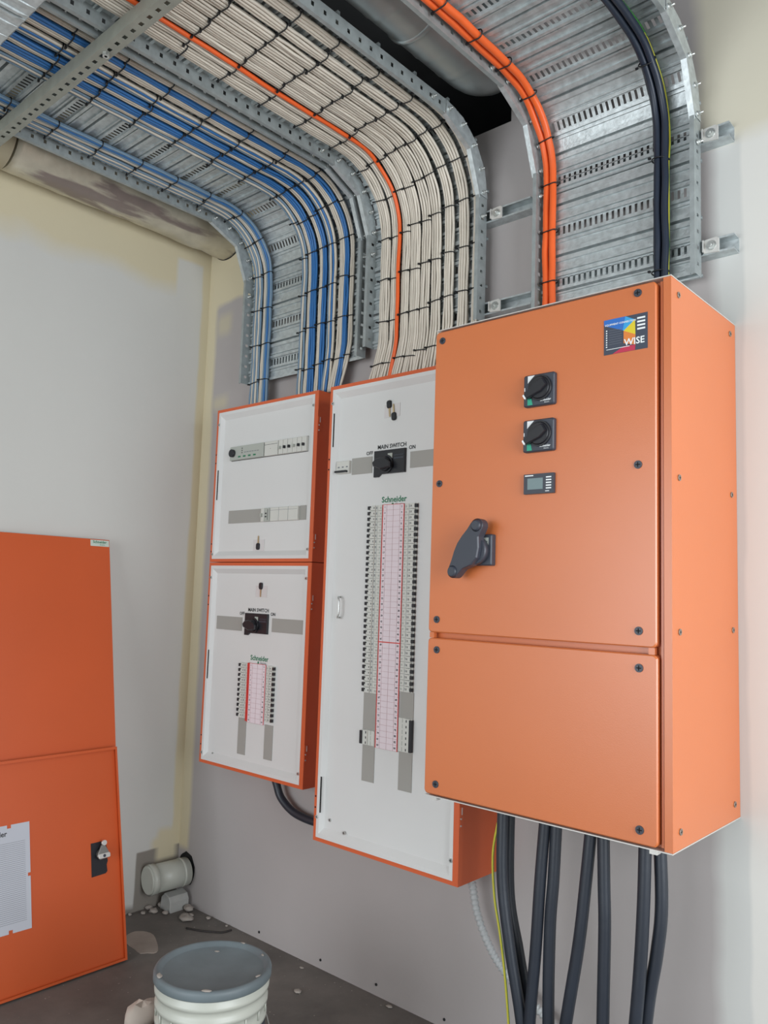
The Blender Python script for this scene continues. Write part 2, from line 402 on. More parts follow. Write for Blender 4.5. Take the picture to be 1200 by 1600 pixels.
# crossing tray in the top left corner, seen from below
def cross_tray():
    x0, x1, y0, y1, z = .35, 2.3, -2.02, -1.50, 3.088
    root = thing('cable_tray', (x0, y1, z), 'bare perforated tray crossing below the other trays at top left corner', 'cable tray', 'perforated galvanised cable trays')
    mb = MB(); pitch = .0265
    def h(xq):
        q = (xq % P_)/P_; d = min(q, 1-q)*P_; e = abs(q-.5)*P_
        return .010 if e < .006 else (-.006 if e < .018 else (-.004 if .026 < d < .040 else 0))
    xs = []
    xq = math.floor(x0/P_)*P_
    while xq < x1+P_:
        for d in (.0, .0115, .0255, .0265, .0395, .0405): xs += [xq+d, xq-d]
        for d in (.0055, .0065, .0175, .0185): xs += [xq+P_/2+d, xq+P_/2-d]
        xq += P_
    xs = sorted(set(round(v, 5) for v in xs if x0 <= v <= x1))
    for a, c in zip(xs[:-1], xs[1:]):
        q = (((a+c)/2) % P_); d = min(q, P_-q); za, zc = z-(-h(a+1e-5)), z-(-h(c-1e-5))
        if d < .0115:
            ys = [y1]; yy = y1-.045
            while yy > y0+.04: ys += [yy+.0065, yy-.0065]; yy -= pitch
            ys.append(y0)
            for i in range(0, len(ys), 2): mb.quad((a, ys[i], za), (c, ys[i], zc), (c, ys[i+1], zc), (a, ys[i+1], za))
        else:
            flat0, flat1 = y1-.028, y0+.028
            mb.quad((a, flat0, za), (c, flat0, zc), (c, flat1, zc), (a, flat1, za))
            mb.quad((a, y1, z), (c, y1, z), (c, flat0, zc), (a, flat0, za)); mb.quad((a, y0, z), (c, y0, z), (c, flat1, zc), (a, flat1, za))
    part('tray_floor', mb, GALV, root)
    for y in (y0, y1): part('side_rail', MB().box(x0, x1, y-.001, y+.001, z, z+.02), GALV2, root)
    hk = MB(); pts = [(x0+.42+.004*math.sin(i)+i*.004, -1.60-.006*i, z-.004-.006*math.sin(i*.5)) for i in range(8)]
    return root
cross_tray()
# ------------------------------------------------------------------ strut channels
def strut_mesh(L, vis=((0, 9),)):
    """U channel 41 mm along +x, open face towards -y, back on y=0"""
    mb = MB(); d = .045; h = .0235; t = .0022; l = .006
    mb.box(0, L, -t, 0, -h, h)
    for s in (-1, 1):
        z0, z1 = sorted((s*h, s*(h-t)))
        mb.box(0, L, -d, -t, z0, z1)
        a, c = sorted((s*(h-t), s*(h-l)))
        for q0, q1 in vis: mb.box(q0, min(q1, L), -d, -d+t, a, c)
    return mb
def clampmb():
    mb = MB(); mb.use(ALU); mb.prism([(-.022, -.020), (.022, -.024), (.022, .018), (.014, .023), (-.018, .021), (-.022, .015)], -.052, -.046, .001)
    mb.box(-.024, -.020, -.060, -.046, -.018, .018)
    mb.use(BOLT); mb.cyl((0, -.052, 0), (0, -.0545, 0), .015, 16); mb.cyl((0, -.0545, 0), (0, -.062, 0), .0105, 6, sm=False); mb.cyl((0, -.062, 0), (0, -.066, 0), .005, 8); mb.cyl((0, -.052, 0), (0, -.01, 0), .004, 8)
    return mb
clamp_me = meshdata('tray_clamp', clampmb())
def wall_strut(x0, x1, z, clamps, label, vis):
    root = thing('strut_channel', (x0, 0, z), label, 'steel channel', 'wall channels behind the cable trays')
    part('channel', strut_mesh(x1-x0, vis), GALV, root, local=True)
    for c in clamps: at('tray_clamp', clamp_me, root, (c, 0, z))
wall_strut(.46, 1.945, 2.886, (1.192, 1.808), 'upper wall channel, left, ending in the gap beside the off-white cables', ((.71, .75), (1.30, 9)))
wall_strut(.46, 1.952, 2.538, (1.192, 1.808), 'lower wall channel, left, ending in the gap just above the big orange enclosure', ((.71, .75), (1.30, 9)))
wall_strut(1.957, 2.625, 2.905, (2.572,), 'upper wall channel whose open end sticks out right of the right-hand tray', ((0, .02), (.58, 9)))
wall_strut(1.964, 2.635, 2.555, (2.572,), 'lower wall channel whose open end sticks out right, nearest above the big orange enclosure', ((0, .02), (.58, 9)))
# overhead slotted channel running across under the trays
root = thing('strut_channel', (.36, -1.24, 3.115), 'long slotted steel channel carrying the trays from below, running diagonally at top left', 'steel channel')
mb = MB(); X0, X1 = .30, 2.3; zb, zt = 3.112, 3.157; ya, yb = -1.285, -1.240
mb.box(X0, X1, ya, ya+.002, zb, zt); mb.box(X0, X1, yb-.002, yb, zb, zt)
c = X0
mb.box(X0, X1, ya+.002, ya+.016, zb, zb+.002); mb.box(X0, X1, yb-.016, yb-.002, zb, zb+.002)
xx = X0+.03; c = X0
while xx < X1-.03:
    mb.box(c, xx-.009, ya+.016, yb-.016, zb, zb+.002); c = xx+.009; xx += .044
mb.box(c, X1, ya+.016, yb-.016, zb, zb+.002)
part('channel', mb, mat('worn_galvanised_channel', srgb(150, 152, 142), .55, .3, .1, 20, .1), root)
for x in (.33, 1.19, 1.90):
    part('threaded_rod', MB().cyl((x, -1.2625, 3.10), (x, -1.2625, 3.62), .005, 8), BOLT, root)
    part('nut', MB().cyl((x, -1.2625, 3.100), (x, -1.2625, 3.1115), .011, 6, sm=False), BOLT, root)
# ------------------------------------------------------------------ cables
RND = random.Random(5)
TIE_ME = {}
def tie_mesh(w, h):
    k = (round(w, 3), round(h, 3))
    if k in TIE_ME: return TIE_ME[k]
    mb = MB(); rad = min(w, h)/2*.98; pts = []
    for x_, z_ in rrect(-w/2, w/2, -h/2, h/2, rad, 4): pts.append(Vector((x_, z_, 0)))
    mb.tube(pts, .0023, 5, closed=True, side=Vector((0, 0, 1)))
    mb.box(-w/2-.003, -w/2+.005, -h/2-.004, -h/2+.003, -.003, .003)
    TIE_ME[k] = meshdata('cable_tie', mb, TIE); return TIE_ME[k]
def bundle(name, label, cat, group, xa, xb, z_end, cols, z0, base=.010, rad=.0053, rows=2, dxl=0, spread=0, tie_step=.172, tie_phase=0, yend=YE+.02, drift=0.0, mats=None, sag=.0):
    root = thing(name, ((xa+xb)/2, YF-base, z_end), label, cat, group)
    w = xb-xa; n = max(1, int(round(w/(rad*2.05)))); total = (ZC-z_end)+ARC+(YC-yend)
    a = ZC-z_end; cen = (xa+xb)/2; hh = base+rad*2*rows*.93
    seed = RND.random()*100
    ties = []; s = .05+tie_phase
    while s < total-.03: ties.append(s+RND.uniform(-.008, .008)); s += tie_step
    for j in range(rows):
        for i in range(n):
            fr = (i+.5)/n
            x = xa+w*fr+(rad*.5 if j % 2 else -rad*.3)
            hgt = base+rad+j*rad*1.75-(abs(fr-.5)*2)**2*.004*(j > 0)
            M = cols(fr, j)
            pts = []; s_ = 0; sd = seed+i*7.3+j*31
            while s_ <= total+.001:
                p, nn = path(s_, z_end)
                nt = min(abs(s_-t) for t in ties) if ties else 1
                k = min(1, nt/.07)
                wx = noise.noise(Vector((s_*7, sd, 0)))*.0042*k; wh = noise.noise(Vector((s_*9, sd, 5)))*.003*k
                pinch = 1-.10*(1-k)
                low = max(0, 1-s_/.20)
                bend = math.sin(max(0, min(1, (s_-a+.05)/(ARC+.1)))*math.pi)*.012
                hz = max(0, (s_-a-ARC*.5))
                xx = cen+(x-cen)*pinch+wx+dxl*low**1.3+(fr-.5)*spread*low+drift*hz+noise.noise(Vector((s_*2.2, seed, 9)))*.005
                q = p+nn*(hgt+wh+bend+sag)
                pts.append(Vector((xx, q.y, q.z)))
                s_ += .022 if s_ < a+ARC+.1 else .035
            mb = MB(); mb.tube(pts, rad, 6)
            part('cable', mb, M, root)
    tm = tie_mesh(w+.004, rad*2*rows*.95+.004)
    for t in ties:
        p, nn = path(t, z_end)
        bend = math.sin(max(0, min(1, (t-a+.05)/(ARC+.1)))*math.pi)*.012
        low = max(0, 1-t/.20); hz = max(0, (t-a-ARC*.5))
        q = p+nn*(base+rad*rows*.95+bend+sag)
        ang = 0 if t <= a else min(math.pi/2, (t-a)/R)
        xx = cen+dxl*low**1.3+drift*hz+noise.noise(Vector((t*2.2, seed, 9)))*.005
        o = at('cable_tie', tm, root, (xx, q.y, q.z)); o.rotation_euler = (ang, RND.uniform(-.12, .12), 0)
    return root
W2 = lambda fr, j: WHITEC if RND.random() > .2 else GREYC
t2 = [(1.257, 1.310), (1.317, 1.351), (1.372, 1.412), (1.416, 1.466), (1.470, 1.517), (1.521, 1.568), (1.583, 1.628), (1.650, 1.697), (1.713, 1.741)]
ordn = ['leftmost', 'second from left', 'third from left, right beside the orange cable', 'fourth from left', 'middle, fifth from left', 'sixth from left', 'third from right', 'second from right', 'rightmost, thin']
for i, (xa, xb) in enumerate(t2):
    lab = 'off-white cable bundle on the middle tray, '+ordn[i]
    if i == 1: lab = 'off-white cable bundle on the middle tray, tied just left of the orange cable'
    bundle('cable_bundle', lab, 'cables', 'off-white cable bundles on the middle tray', xa, xb, 2.302, W2, 2.3, dxl=-.035-.02*(i < 3), spread=.02, tie_phase=.05+i*.006, rad=.0053, rows=2 if i < 8 else 1)
bundle('cable', 'single orange cable among the off-white cable bundles', 'cable', None, 1.352, 1.369, 2.302, lambda f_, j: ORANGEC, 2.3, rad=.0083, rows=1, base=.016, dxl=-.04, tie_step=9, tie_phase=9)
def stripes(seq):
    def g(fr, j):
        return seq[min(len(seq)-1, int(fr*len(seq)))]
    return g
G, Bl, Sl = GREYC, BLUEC, SLATEC
t1 = [(.456, .514, [Sl, G, Sl, G, Sl], 'slate and grey cable bundle nearest the left rail of the left tray', 2.336),
      (.522, .576, [G, G, Sl, Bl, Sl], 'grey and blue cable bundle second from left on the left tray', 2.336),
      (.783, .819, [Sl, G, G, Sl], 'thin grey bundle at the right of the bare tray strip', 2.336),
      (.826, .881, [G, G, Bl, Bl, Bl], 'brightest blue cable bundle with grey cables on its left side', 2.336),
      (.895, .942, [G, G, Bl, Bl], 'blue and grey bundle right of the brightest blue one', 2.336),
      (.955, 1.001, [Sl, G, Sl, Bl, G], 'striped slate and grey bundle, third from right on left tray', 2.336),
      (1.021, 1.075, [G, G, G, Bl, Bl], 'grey bundle with deep blue cables on its right edge, left tray', 2.336),
      (1.082, 1.106, [G, G], 'plain grey cable strand against the right rail of the left tray', 2.336)]
for i, (xa, xb, seq, lab, ze) in enumerate(t1):
    bundle('cable_bundle', lab, 'cables', 'blue and grey cable bundles on the left tray', xa, xb, ze, stripes(seq), 2.3, dxl=-.06*max(0, (i-4))/3, spread=.01, tie_phase=.06+i*.005, rad=.0056, rows=2 if i < 7 else 1)
bundle('orange_cable_pair', 'pair of thick orange cables tied together on right tray', 'cables', None, 2.014, 2.066, 2.33, lambda f_, j: ORANGEC, 2.3, rad=.0128, rows=1, base=.012, tie_phase=.185, tie_step=.172)
bundle('black_cable_group', 'group of thick black cables tied along right rail of the right tray', 'cables', None, 2.406, 2.454, 2.33, lambda f_, j: BTOPC, 2.3, rad=.0118, rows=2, base=.012, tie_phase=.12, tie_step=.35)
# green and yellow earth wires
def earth(pts, label, r=.0042):
    root = thing('earth_wire', pts[-1], label, 'wire')
    P = smooth(pts, 8); mbg = MB(); mbg.tube(P, r, 8); part('sheath', mbg, GREENC, root)
    mby = MB(); off = Vector((.0004, -.0016, 0)); mby.tube([p+off for p in P], r*.80, 8); part('stripe', mby, YELLC, root)
def smooth(pts, n=8):
    P = [Vector(p) for p in pts]; P = [P[0]*2-P[1]]+P+[P[-1]*2-P[-2]]; out = []
    for i in range(1, len(P)-2):
        for k in range(n):
            t = k/n; a, b_, c_, d = P[i-1:i+3]
            out.append(.5*((2*b_)+(c_-a)*t+(2*a-5*b_+4*c_-d)*t*t+(3*b_-a-3*c_+d)*t**3))
    out.append(P[-2]); return out
pp = []
for s_ in [0, .1, .2, .3, .4, .5, .6, .7, .8, .95, 1.1]:
    q, nn = path(s_, 2.33); v = q+nn*(.012 if s_ > .55 else .026); pp.append((2.446+.006*math.sin(s_*4), v.y, v.z))
earth(list(reversed(pp)), 'yellow-green earth wire running down beside the thick black cables on the tray', .0036)
pp = [(2.006+.004*(i % 2)+.01*(i > 3), YF-.008, 2.33+i*.06) for i in range(6)]
earth(list(reversed(pp)), 'short yellow-green earth wire left of the thick orange cables', .003)
# ------------------------------------------------------------------ distribution boards
def screw_me(r, M, name='screw'):
    mb = MB(); mb.use(M); mb.cyl((0, 0, 0), (0, -.003, 0), r, 16); mb.use(HOLE); mb.box(-r*.6, r*.6, -.0034, -.0029, -r*.12, r*.12); mb.box(-r*.12, r*.12, -.0034, -.0029, -r*.6, r*.6)
    return meshdata(name, mb)
SCREW = screw_me(.0065, BOLT)
def board(x0, x1, z0, z1, d, label, rim=.014, rimr=.022):
    root = thing('distribution_board', (x0, 0, z0), label, 'electrical board')
    mb = MB(); t = .004
    f0 = -d+.003; bk = -.0005; mb.box(x0, x0+t, f0, bk, z0, z1).box(x1-t, x1, f0, bk, z0, z1).box(x0+t, x1-t, f0, bk, z0, z0+t).box(x0+t, x1-t, f0, bk, z1-t, z1)
    part('enclosure', mb, BOARDO, root)
    mb = MB()                                       # front rim
    a, b_, c, e = x0+rim, x1-rimr, z0+.014, z1-.014
    mb.box(x0, a, -d, -d+.003, z0, z1).box(b_, x1, -d, -d+.003, z0, z1).box(a, b_, -d, -d+.003, z0, c).box(a, b_, -d, -d+.003, e, z1)
    part('front_rim', mb, BOARDO, root)
    # white pan: flat lip, bevel, recessed face
    y0, y1 = -d-.001, -d+PD; l = .014; bv = .026
    O = [(a, c), (b_, c), (b_, e), (a, e)]; I1 = [(a+l, c+l), (b_-l, c+l), (b_-l, e-l), (a+l, e-l)]; I2 = [(a+l+bv*.5, c+l+bv*.8), (b_-l-bv*.5, c+l+bv*.8), (b_-l-bv*.5, e-l-bv*.8), (a+l+bv*.5, e-l-bv*.8)]
    mb = MB()
    for i in range(4):
        j = (i+1) % 4
        v = lambda p, y: (p[0], y, p[1])
        mb.quad(v(O[i], y0), v(O[j], y0), v(I1[j], y0), v(I1[i], y0)); mb.quad(v(I1[i], y0), v(I1[j], y0), v(I2[j], y1), v(I2[i], y1))
        mb.quad(v(O[i], y0), v(O[j], y0), v(O[j], y0+.006), v(O[i], y0+.006))
    mb.quad(*[(p[0], y1, p[1]) for p in I2])
    part('white_escutcheon', mb, WHITE, root)
    return root
PD = .016
def hinges(root, x1, d, zs):
    for z in zs:
        mb = MB(); mb.use(BOARDO); mb.box(x1-.001, x1+.0015, -d+.002, -d+.020, z-.032, z+.032)
        mb.use(ALU); mb.box(x1+.0015, x1+.003, -d+.010, -d+.0135, z+.008, z+.030); mb.use(BOLT); mb.cyl((x1+.001, -d+.006, z-.004), (x1+.004, -d+.006, z-.004), .003, 8); mb.cyl((x1+.001, -d+.006, z-.026), (x1+.004, -d+.006, z-.026), .003, 8)
        part('hinge', mb, None, root)
def lipslot(root, x, d, z0, z1): part('door_slot', MB().box(x-.0028, x+.0028, -d-.0018, -d-.0004, z0, z1), HOLE, root)
def strip(root, x0, x1, z0, z1, yp, name='blanking_strip', M=BLANK): return part(name, MB().box(x0, x1, yp-.0025, yp, z0, z1), M, root)
def key(root, x, z, yp, ang, cnt=1):
    for k in range(cnt):
        mb = MB(); a = ang+math.pi*k
        def rp(px, pz): return (px*math.cos(a)-pz*math.sin(a), px*math.sin(a)+pz*math.cos(a))
        ox, oz = (0, 0) if cnt == 1 else ((-.010, .000) if k == 0 else (.012, -.018))
        if cnt == 2: a = ang-.25 if k == 0 else ang+math.pi-.25
        mb.use(BLACK); mb.prism([(x+ox+rp(p, q)[0], z+oz+rp(p, q)[1]) for p, q in rrect(-.011, .011, 0, .030, .008, 4)], yp-.008, yp-.002, .002)
        mb.use(BRASS); mb.prism([(x+ox+rp(p, q)[0], z+oz+rp(p, q)[1]) for p, q in ((-.003, -.030), (.0, -.033), (.003, -.030), (.004, .001), (-.004, .001))], yp-.005, yp-.003)
        part('key', mb, None, root)
    tp = MB(); tp.box(x-.036, x+.040, yp-.0014, yp-.0006, z-.034, z+.016); part('tape', tp, TAPE, root)
def main_switch(root, x0, x1, z0, z1, yp):
    cx = (x0+x1)/2; cz = (z0+z1)/2; w = x1-x0; h = z1-z0
    mb = MB(); mb.use(BLACK)
    mb.prism([(x0, z0), (x0, z1), (x1, z1), (x1, z0+.010), (x0+.035, z0+.010), (x0+.022, z0)], yp-.010, yp, .002)
    mb.use(DBLUE); mb.box(cx+.024, x1-.006, yp-.0115, yp-.010, cz+.012, cz+.018); mb.box(cx+.024, x1-.006, yp-.0115, yp-.010, cz+.024, cz+.027)
    mb.use(DEVG); mb.box(cx-.006, cx+.016, yp-.0112, yp-.010, cz+.010, z1-.014)
    s = part('main_switch', mb, None, root)
    mb = MB(); c = Vector((cx-.012, yp-.010, cz-.004))
    mb.cyl(c, c+Vector((0, -.006, 0)), .034, 24); mb.cyl(c+Vector((0, -.006, 0)), c+Vector((0, -.014, 0)), .028, 24, r2=.024)
    mb.prism([(c.x-.052, c.z+.006), (c.x-.048, c.z-.008), (c.x-.01, c.z-.022), (c.x+.036, c.z-.016), (c.x+.036, c.z+.002), (c.x+.012, c.z+.020), (c.x-.01, c.z+.024), (c.x-.040, c.z+.018)], c.y-.024, c.y-.008, .004)
    part('switch_handle', mb, BLACK, s)
    mb = MB(); add_text(mb, 'MAIN SWITCH', .0215, INK, cx+.004, yp-.001, z1+.014, True); add_text(mb, 'OFF', .0195, INK, x0-.030, yp-.001, z1-.004, True); add_text(mb, 'ON', .0195, INK, x1+.026, yp-.001, z1-.000, True)
    part('switch_lettering', mb, None, root)
def breaker_me(wd, ht, flip, poles=1):
    mb = MB(); s = -1 if flip else 1
    X = lambda a: a if not flip else wd-a
    def bx(a, b_, y0, y1, z0, z1): p, q = sorted((X(a), X(b_))); mb.box(p, q, y0, y1, z0, z1)
    mb.use(DEVW); bx(0, wd, -.006, 0, .0006, ht-.0006); bx(.008, wd*.52, -.010, -.006, .0012, ht-.0012)
    mb.use(DEVG); bx(wd*.66, wd*.70, -.0065, -.006, .002, ht-.002); bx(wd*.85, wd*.95, -.0068, -.006, ht*.3, ht*.62)
    mb.use(INK); bx(wd*.42, wd*.46, -.0106, -.0099, ht*.34, ht*.66)
    mb.use(INKL); bx(wd*.56, wd*.62, -.0066, -.006, ht*.3, ht*.7)
    body = meshdata('circuit_breaker', mb)
    mb = MB()
    def bx2(a, b_, y0, y1, z0, z1): p, q = sorted((X(a), X(b_))); mb.box(p, q, y0, y1, z0, z1)
    bx2(-.001, .0085, -.0135, -.002, ht*.20, ht*.80)
    if not flip: bx2(.0085, .0125, -.0135, -.009, ht*.56, ht*.80)
    return body, meshdata('toggle', mb, BLACK)
def breakers(root, x, z_top, n, pitch, yp, wd, flip):
    bm_, tm = breaker_me(wd, pitch, flip)
    for i in range(n):
        o = at('circuit_breaker', bm_, root, (x, yp, z_top-(i+1)*pitch)); link('toggle', tm, o)
def multipole(root, x, z0, z1, yp, wd, flip, poles):
    mb = MB(); X = (lambda a: x+a) if not flip else (lambda a: x+wd-a)
    def bx(a, b_, y0, y1, c, d_): p, q = sorted((X(a), X(b_))); mb.box(p, q, y0, y1, c, d_)
    mb.use(DEVW); bx(0, wd, -.006+yp, yp, z0+.001, z1-.001); bx(.008, wd*.5, -.010+yp, -.006+yp, z0+.002, z1-.002)
    mb.use(INKL)
    for i in range(poles):
        zc = z0+(z1-z0)*(i+.5)/poles; mb.use(INK); bx(wd*.36, wd*.42, yp-.0106, yp-.0099, zc-.004, zc+.004); mb.use(DEVG); bx(wd*.7, wd*.74, yp-.0067, yp-.0059, zc-.007, zc+.007)
    o = part('circuit_breaker', mb, None, root, label='multi-pole breaker with one long black toggle bar')
    mb = MB()
    def bx2(a, b_, y0, y1, c, d_): p, q = sorted((X(a), X(b_))); mb.box(p, q, y0, y1, c, d_)
    bx2(-.002, .008, yp-.015, yp-.002, z0+.004, z1-.004)
    part('toggle', mb, BLACK, o)
def card(root, x0, x1, z_top, pitch, n, yp, redline=None):
    mb = MB(); z0 = z_top-n*pitch; y = yp-.0065
    mb.use(PINK); mb.box(x0, x1, y, yp, z0, z_top)
    t = .0007; e = .0006
    mb.use(RED); mb.box(x0, x0+.0035, y-e, y, z0, z_top); mb.box(x1-.0035, x1, y-e, y, z0, z_top); mb.box(x0, x1, y-e, y, z_top-.0015, z_top)
    if redline: mb.box(x0, x1, y-e*1.5, y, z_top-redline*pitch-.0018, z_top-redline*pitch+.0018)
    mb.use(mat('thin_red_rule', srgb(180, 140, 145), .6))
    for i in range(1, n+1): mb.box(x0+.004, x1-.004, y-e, y, z_top-i*pitch-t/2, z_top-i*pitch+t/2)
    for fr in (.2, .5, .8): mb.box(x0+(x1-x0)*fr-t/2, x0+(x1-x0)*fr+t/2, y-e, y, z0, z_top)
    for i in range(n):
        zc = z_top-(i+.5)*pitch
        add_text(mb, str(2*i+1), .0095, INK, x0+.0125, y-.0008, zc, True); add_text(mb, str(2*i+2), .0095, INK, x1-.0125, y-.0008, zc, True)
    part('circuit_card', mb, None, root)
def maker(root, x, z, yp, sz=.030):
    mb = MB(); add_text(mb, 'Schneider', sz, INKG if sz > .02 else WPRINT, x, yp-.001, z, True); add_text(mb, 'Electric', sz*.45, INKL if sz > .02 else WPRINT, x+sz*.9, yp-.001, z-sz*.6)
    mb.use(INKG if sz > .02 else WPRINT); mb.prism(rrect(x-sz*.35, x-sz*.05, z-sz*.85, z-sz*.42, sz*.1, 3), yp-.0012, yp-.0008)
    part('maker_lettering', mb, None, root)
# --- upper left board (A)
AX0, AX1, AZ0, AZ1, AD = .2934, .9857, 1.6165, 2.3334, .1239
A = board(AX0, AX1, AZ0, AZ1, AD, 'upper left orange-rimmed white board with two rows of modules and no main switch')
yp = -AD+PD; dx = -.020
def module(root, x0, x1, z0, z1, yp, M, name='module'): return part(name, MB().rbox(x0, x1, yp-.014, yp, z0, z1, .002, .0015), M, root)
zl, zh = 2.084, 2.147
part('din_cutout', MB().box(.398, .918, yp-.0008, yp, zl-.002, zh+.002), SEAM, A)
o = module(A, .400, .640, zl, zh, yp, DEVG, 'control_module')
part('dial', MB().cyl((.424, yp-.014, zl+.032), (.424, yp-.026, zl+.032), .018, 20), BLACK, o)
mb = MB(); mb.use(INKG)
for i in range(4): mb.box(.462+i*.036, .480+i*.036, yp-.0148, yp-.0139, zl+.010, zl+.017)
mb.use(INK)
for i in range(3): mb.box(.487, .492, yp-.0148, yp-.0139, zl+.028+i*.010, zl+.033+i*.010)
mb.use(INKL)
for i in range(6): mb.box(.505+i*.018, .518+i*.018, yp-.0146, yp-.0139, zl+.030, zl+.033)
part('indicator_marks', mb, None, o)
o = module(A, .646, .735, zl, zh, yp, DEVW); part('groove', MB().box(.648, .733, yp-.0146, yp-.0138, zh-.014, zh-.0125).box(.686, .688, yp-.0146, yp-.0138, zl+.03, zl+.032), SEAM, o)
for i, xx in enumerate((.740, .770, .800, .830, .860, .890)):
    o = module(A, xx, xx+.028, zl, zh, yp, DEVW, 'circuit_breaker'); part('toggle', MB().box(xx+.010, xx+.018, yp-.024, yp-.014, zl+.022, zl+.034), BLACK if i not in (0, 3) else DEVG, o)
zl2, zh2 = 1.793, 1.852
strip(A, .400, .640, zl2, zh2, yp); strip(A, .884, .922, zl2, zh2+.002, yp)
o = module(A, .642, .664, zl2, zh2, yp, DEVW, 'circuit_breaker'); part('toggle', MB().box(.648, .656, yp-.024, yp-.014, zl2+.02, zl2+.036), DEVG, o)
o = module(A, .666, .700, zl2, zh2, yp, DEVG, 'control_module'); part('indicator_marks', MB().box(.672, .682, yp-.0148, yp-.0138, zl2+.018, zl2+.024).box(.672, .682, yp-.0148, yp-.0138, zl2+.032, zl2+.038).box(.688, .690, yp-.0148, yp-.0138, zl2+.006, zh2-.006), INK, o)
o = module(A, .704, .882, zl2, zh2, yp, DEVW); part('groove', MB().box(.706, .880, yp-.0146, yp-.0138, zh2-.012, zh2-.011).box(.762, .763, yp-.0146, yp-.0138, zl2, zh2).box(.822, .823, yp-.0146, yp-.0138, zl2, zh2), INKL, o)
key(A, .622, 1.700, yp, 0.0+math.pi)
lipslot(A, .322, AD, 1.905, 2.045)
for x, z in ((.312, 2.262), (.957, 2.272), (.957, 1.668), (.312, 1.652)): at('screw', SCREW, A, (x, -AD-.001, z))
hinges(A, AX1, AD, (2.19, 1.70))
for z in (2.12, 2.08, 1.70, 1.665): part('pivot_hole', MB().cyl((AX0+.006, -AD-.0006, z), (AX0+.006, -AD+.001, z), .0035, 8), HOLE, A)
# --- lower left board (B)
BX0, BX1, BZ0, BZ1 = .2934, .9857, .7104, 1.6135
B = board(BX0, BX1, BZ0, BZ1, AD, 'lower left orange-rimmed white board with small main switch and short breaker rows')
key(B, .655, 1.497, yp, 0, 1)
main_switch(B, .562, .715, 1.296, 1.392, yp)
strip(B, .352, .535, 1.311, 1.371, yp); strip(B, .738, .938, 1.318, 1.376, yp)
maker(B, .664, 1.200, yp)
p2 = .02145
breakers(B, .541, 1.176, 11, p2, yp, .060, False); breakers(B, .722, 1.176, 11, p2, yp, .052, True)
card(B, .606, .718, 1.178, p2*.98, 12, yp)
part('card_holder', MB().box(.601, .606, yp-.013, yp, .93, 1.178), RED, B)
strip(B, .545, .598, .783, .937, yp); strip(B, .722, .775, .787, .930, yp)
lipslot(B, .322, AD, 1.085, 1.215)
for x, z in ((.312, 1.545), (.957, 1.548), (.957, .768), (.312, .755)): at('screw', SCREW, B, (x, -AD-.001, z))
at('screw', SCREW, B, (.372, yp, .755))
hinges(B, BX1, AD, (1.45, .85))
for z in (1.46, 1.42, .83, .79): part('pivot_hole', MB().cyl((BX0+.006, -AD-.0006, z), (BX0+.006, -AD+.001, z), .0035, 8), HOLE, B)
# --- tall middle board (C)
CX0, CX1, CZ0, CZ1, CDp = 1.1551, 1.8236, .576, 2.2991, .2196
C = board(CX0, CX1, CZ0, CZ1, CDp, 'tall middle orange-rimmed white board with long double column of breakers')
yc = -CDp+PD
key(C, 1.466, 2.178, yc, .35, 2)
main_switch(C, 1.392, 1.543, 1.924, 2.022, yc)
strip(C, 1.273, 1.377, 1.943, 2.006, yc); strip(C, 1.562, 1.762, 1.947, 2.006, yc)
mb = MB(); mb.use(DEVW); mb.rbox(1.200, 1.268, yc-.014, yc, 1.95, 1.998, .002, .0015); mb.use(INKL)
for i in range(3): mb.box(1.209+i*.022, 1.218+i*.022, yc-.0146, yc-.0139, 1.972, 1.977)
o = part('circuit_breaker', mb, None, C, label='three-pole breaker with black toggle bar left of the main switch'); part('toggle', MB().box(1.202, 1.262, yc-.026, yc-.014, 1.953, 1.960), BLACK, o)
maker(C, 1.490, 1.838, yc)
pc = .02064
LX, RX = 1.374, 1.548
breakers(C, LX, 1.820, 33, pc, yc, .064, False); breakers(C, RX, 1.820, 32, pc, yc, .058, True)
card(C, 1.441, 1.546, 1.820, pc, 42, yc, 24)
zb = 1.820-33*pc
strip(C, LX+.002, LX+.062, 1.009, zb, yc); multipole(C, LX, .955, 1.009, yc, .062, False, 3); strip(C, LX+.004, LX+.062, .828, .955, yc)
zb = 1.820-32*pc
strip(C, RX+.002, RX+.062, 1.072, zb, yc); multipole(C, RX, .956, 1.072, yc, .062, True, 6); strip(C, RX+.002, RX+.062, .826, .956, yc)
mb = MB(); mb.tube(smooth([(1.232, yc, 1.478), (1.246, yc-.022, 1.478), (1.254, yc-.026, 1.46), (1.254, yc-.026, 1.42), (1.246, yc-.022, 1.402), (1.232, yc, 1.402)], 5), .0035, 8); part('pull_handle', mb, BOLT, C)
lipslot(C, 1.181, CDp, 2.057, 2.19); lipslot(C, 1.188, CDp, .68, .81)
for x, z in ((1.172, 2.230), (1.795, 2.23), (1.795, .652), (1.172, .662)): at('screw', SCREW, C, (x, -CDp-.001, z))
at('screw', SCREW, C, (1.225, yc, .658)); at('screw', SCREW, C, (1.305, -CDp+.010, .630))
hinges(C, CX1, CDp, (2.1, 1.42, .79))
for z in (2.01, 1.97, .735, .695): part('pivot_hole', MB().cyl((CX0+.006, -CDp-.0006, z), (CX0+.006, -CDp+.001, z), .0035, 8), HOLE, C)
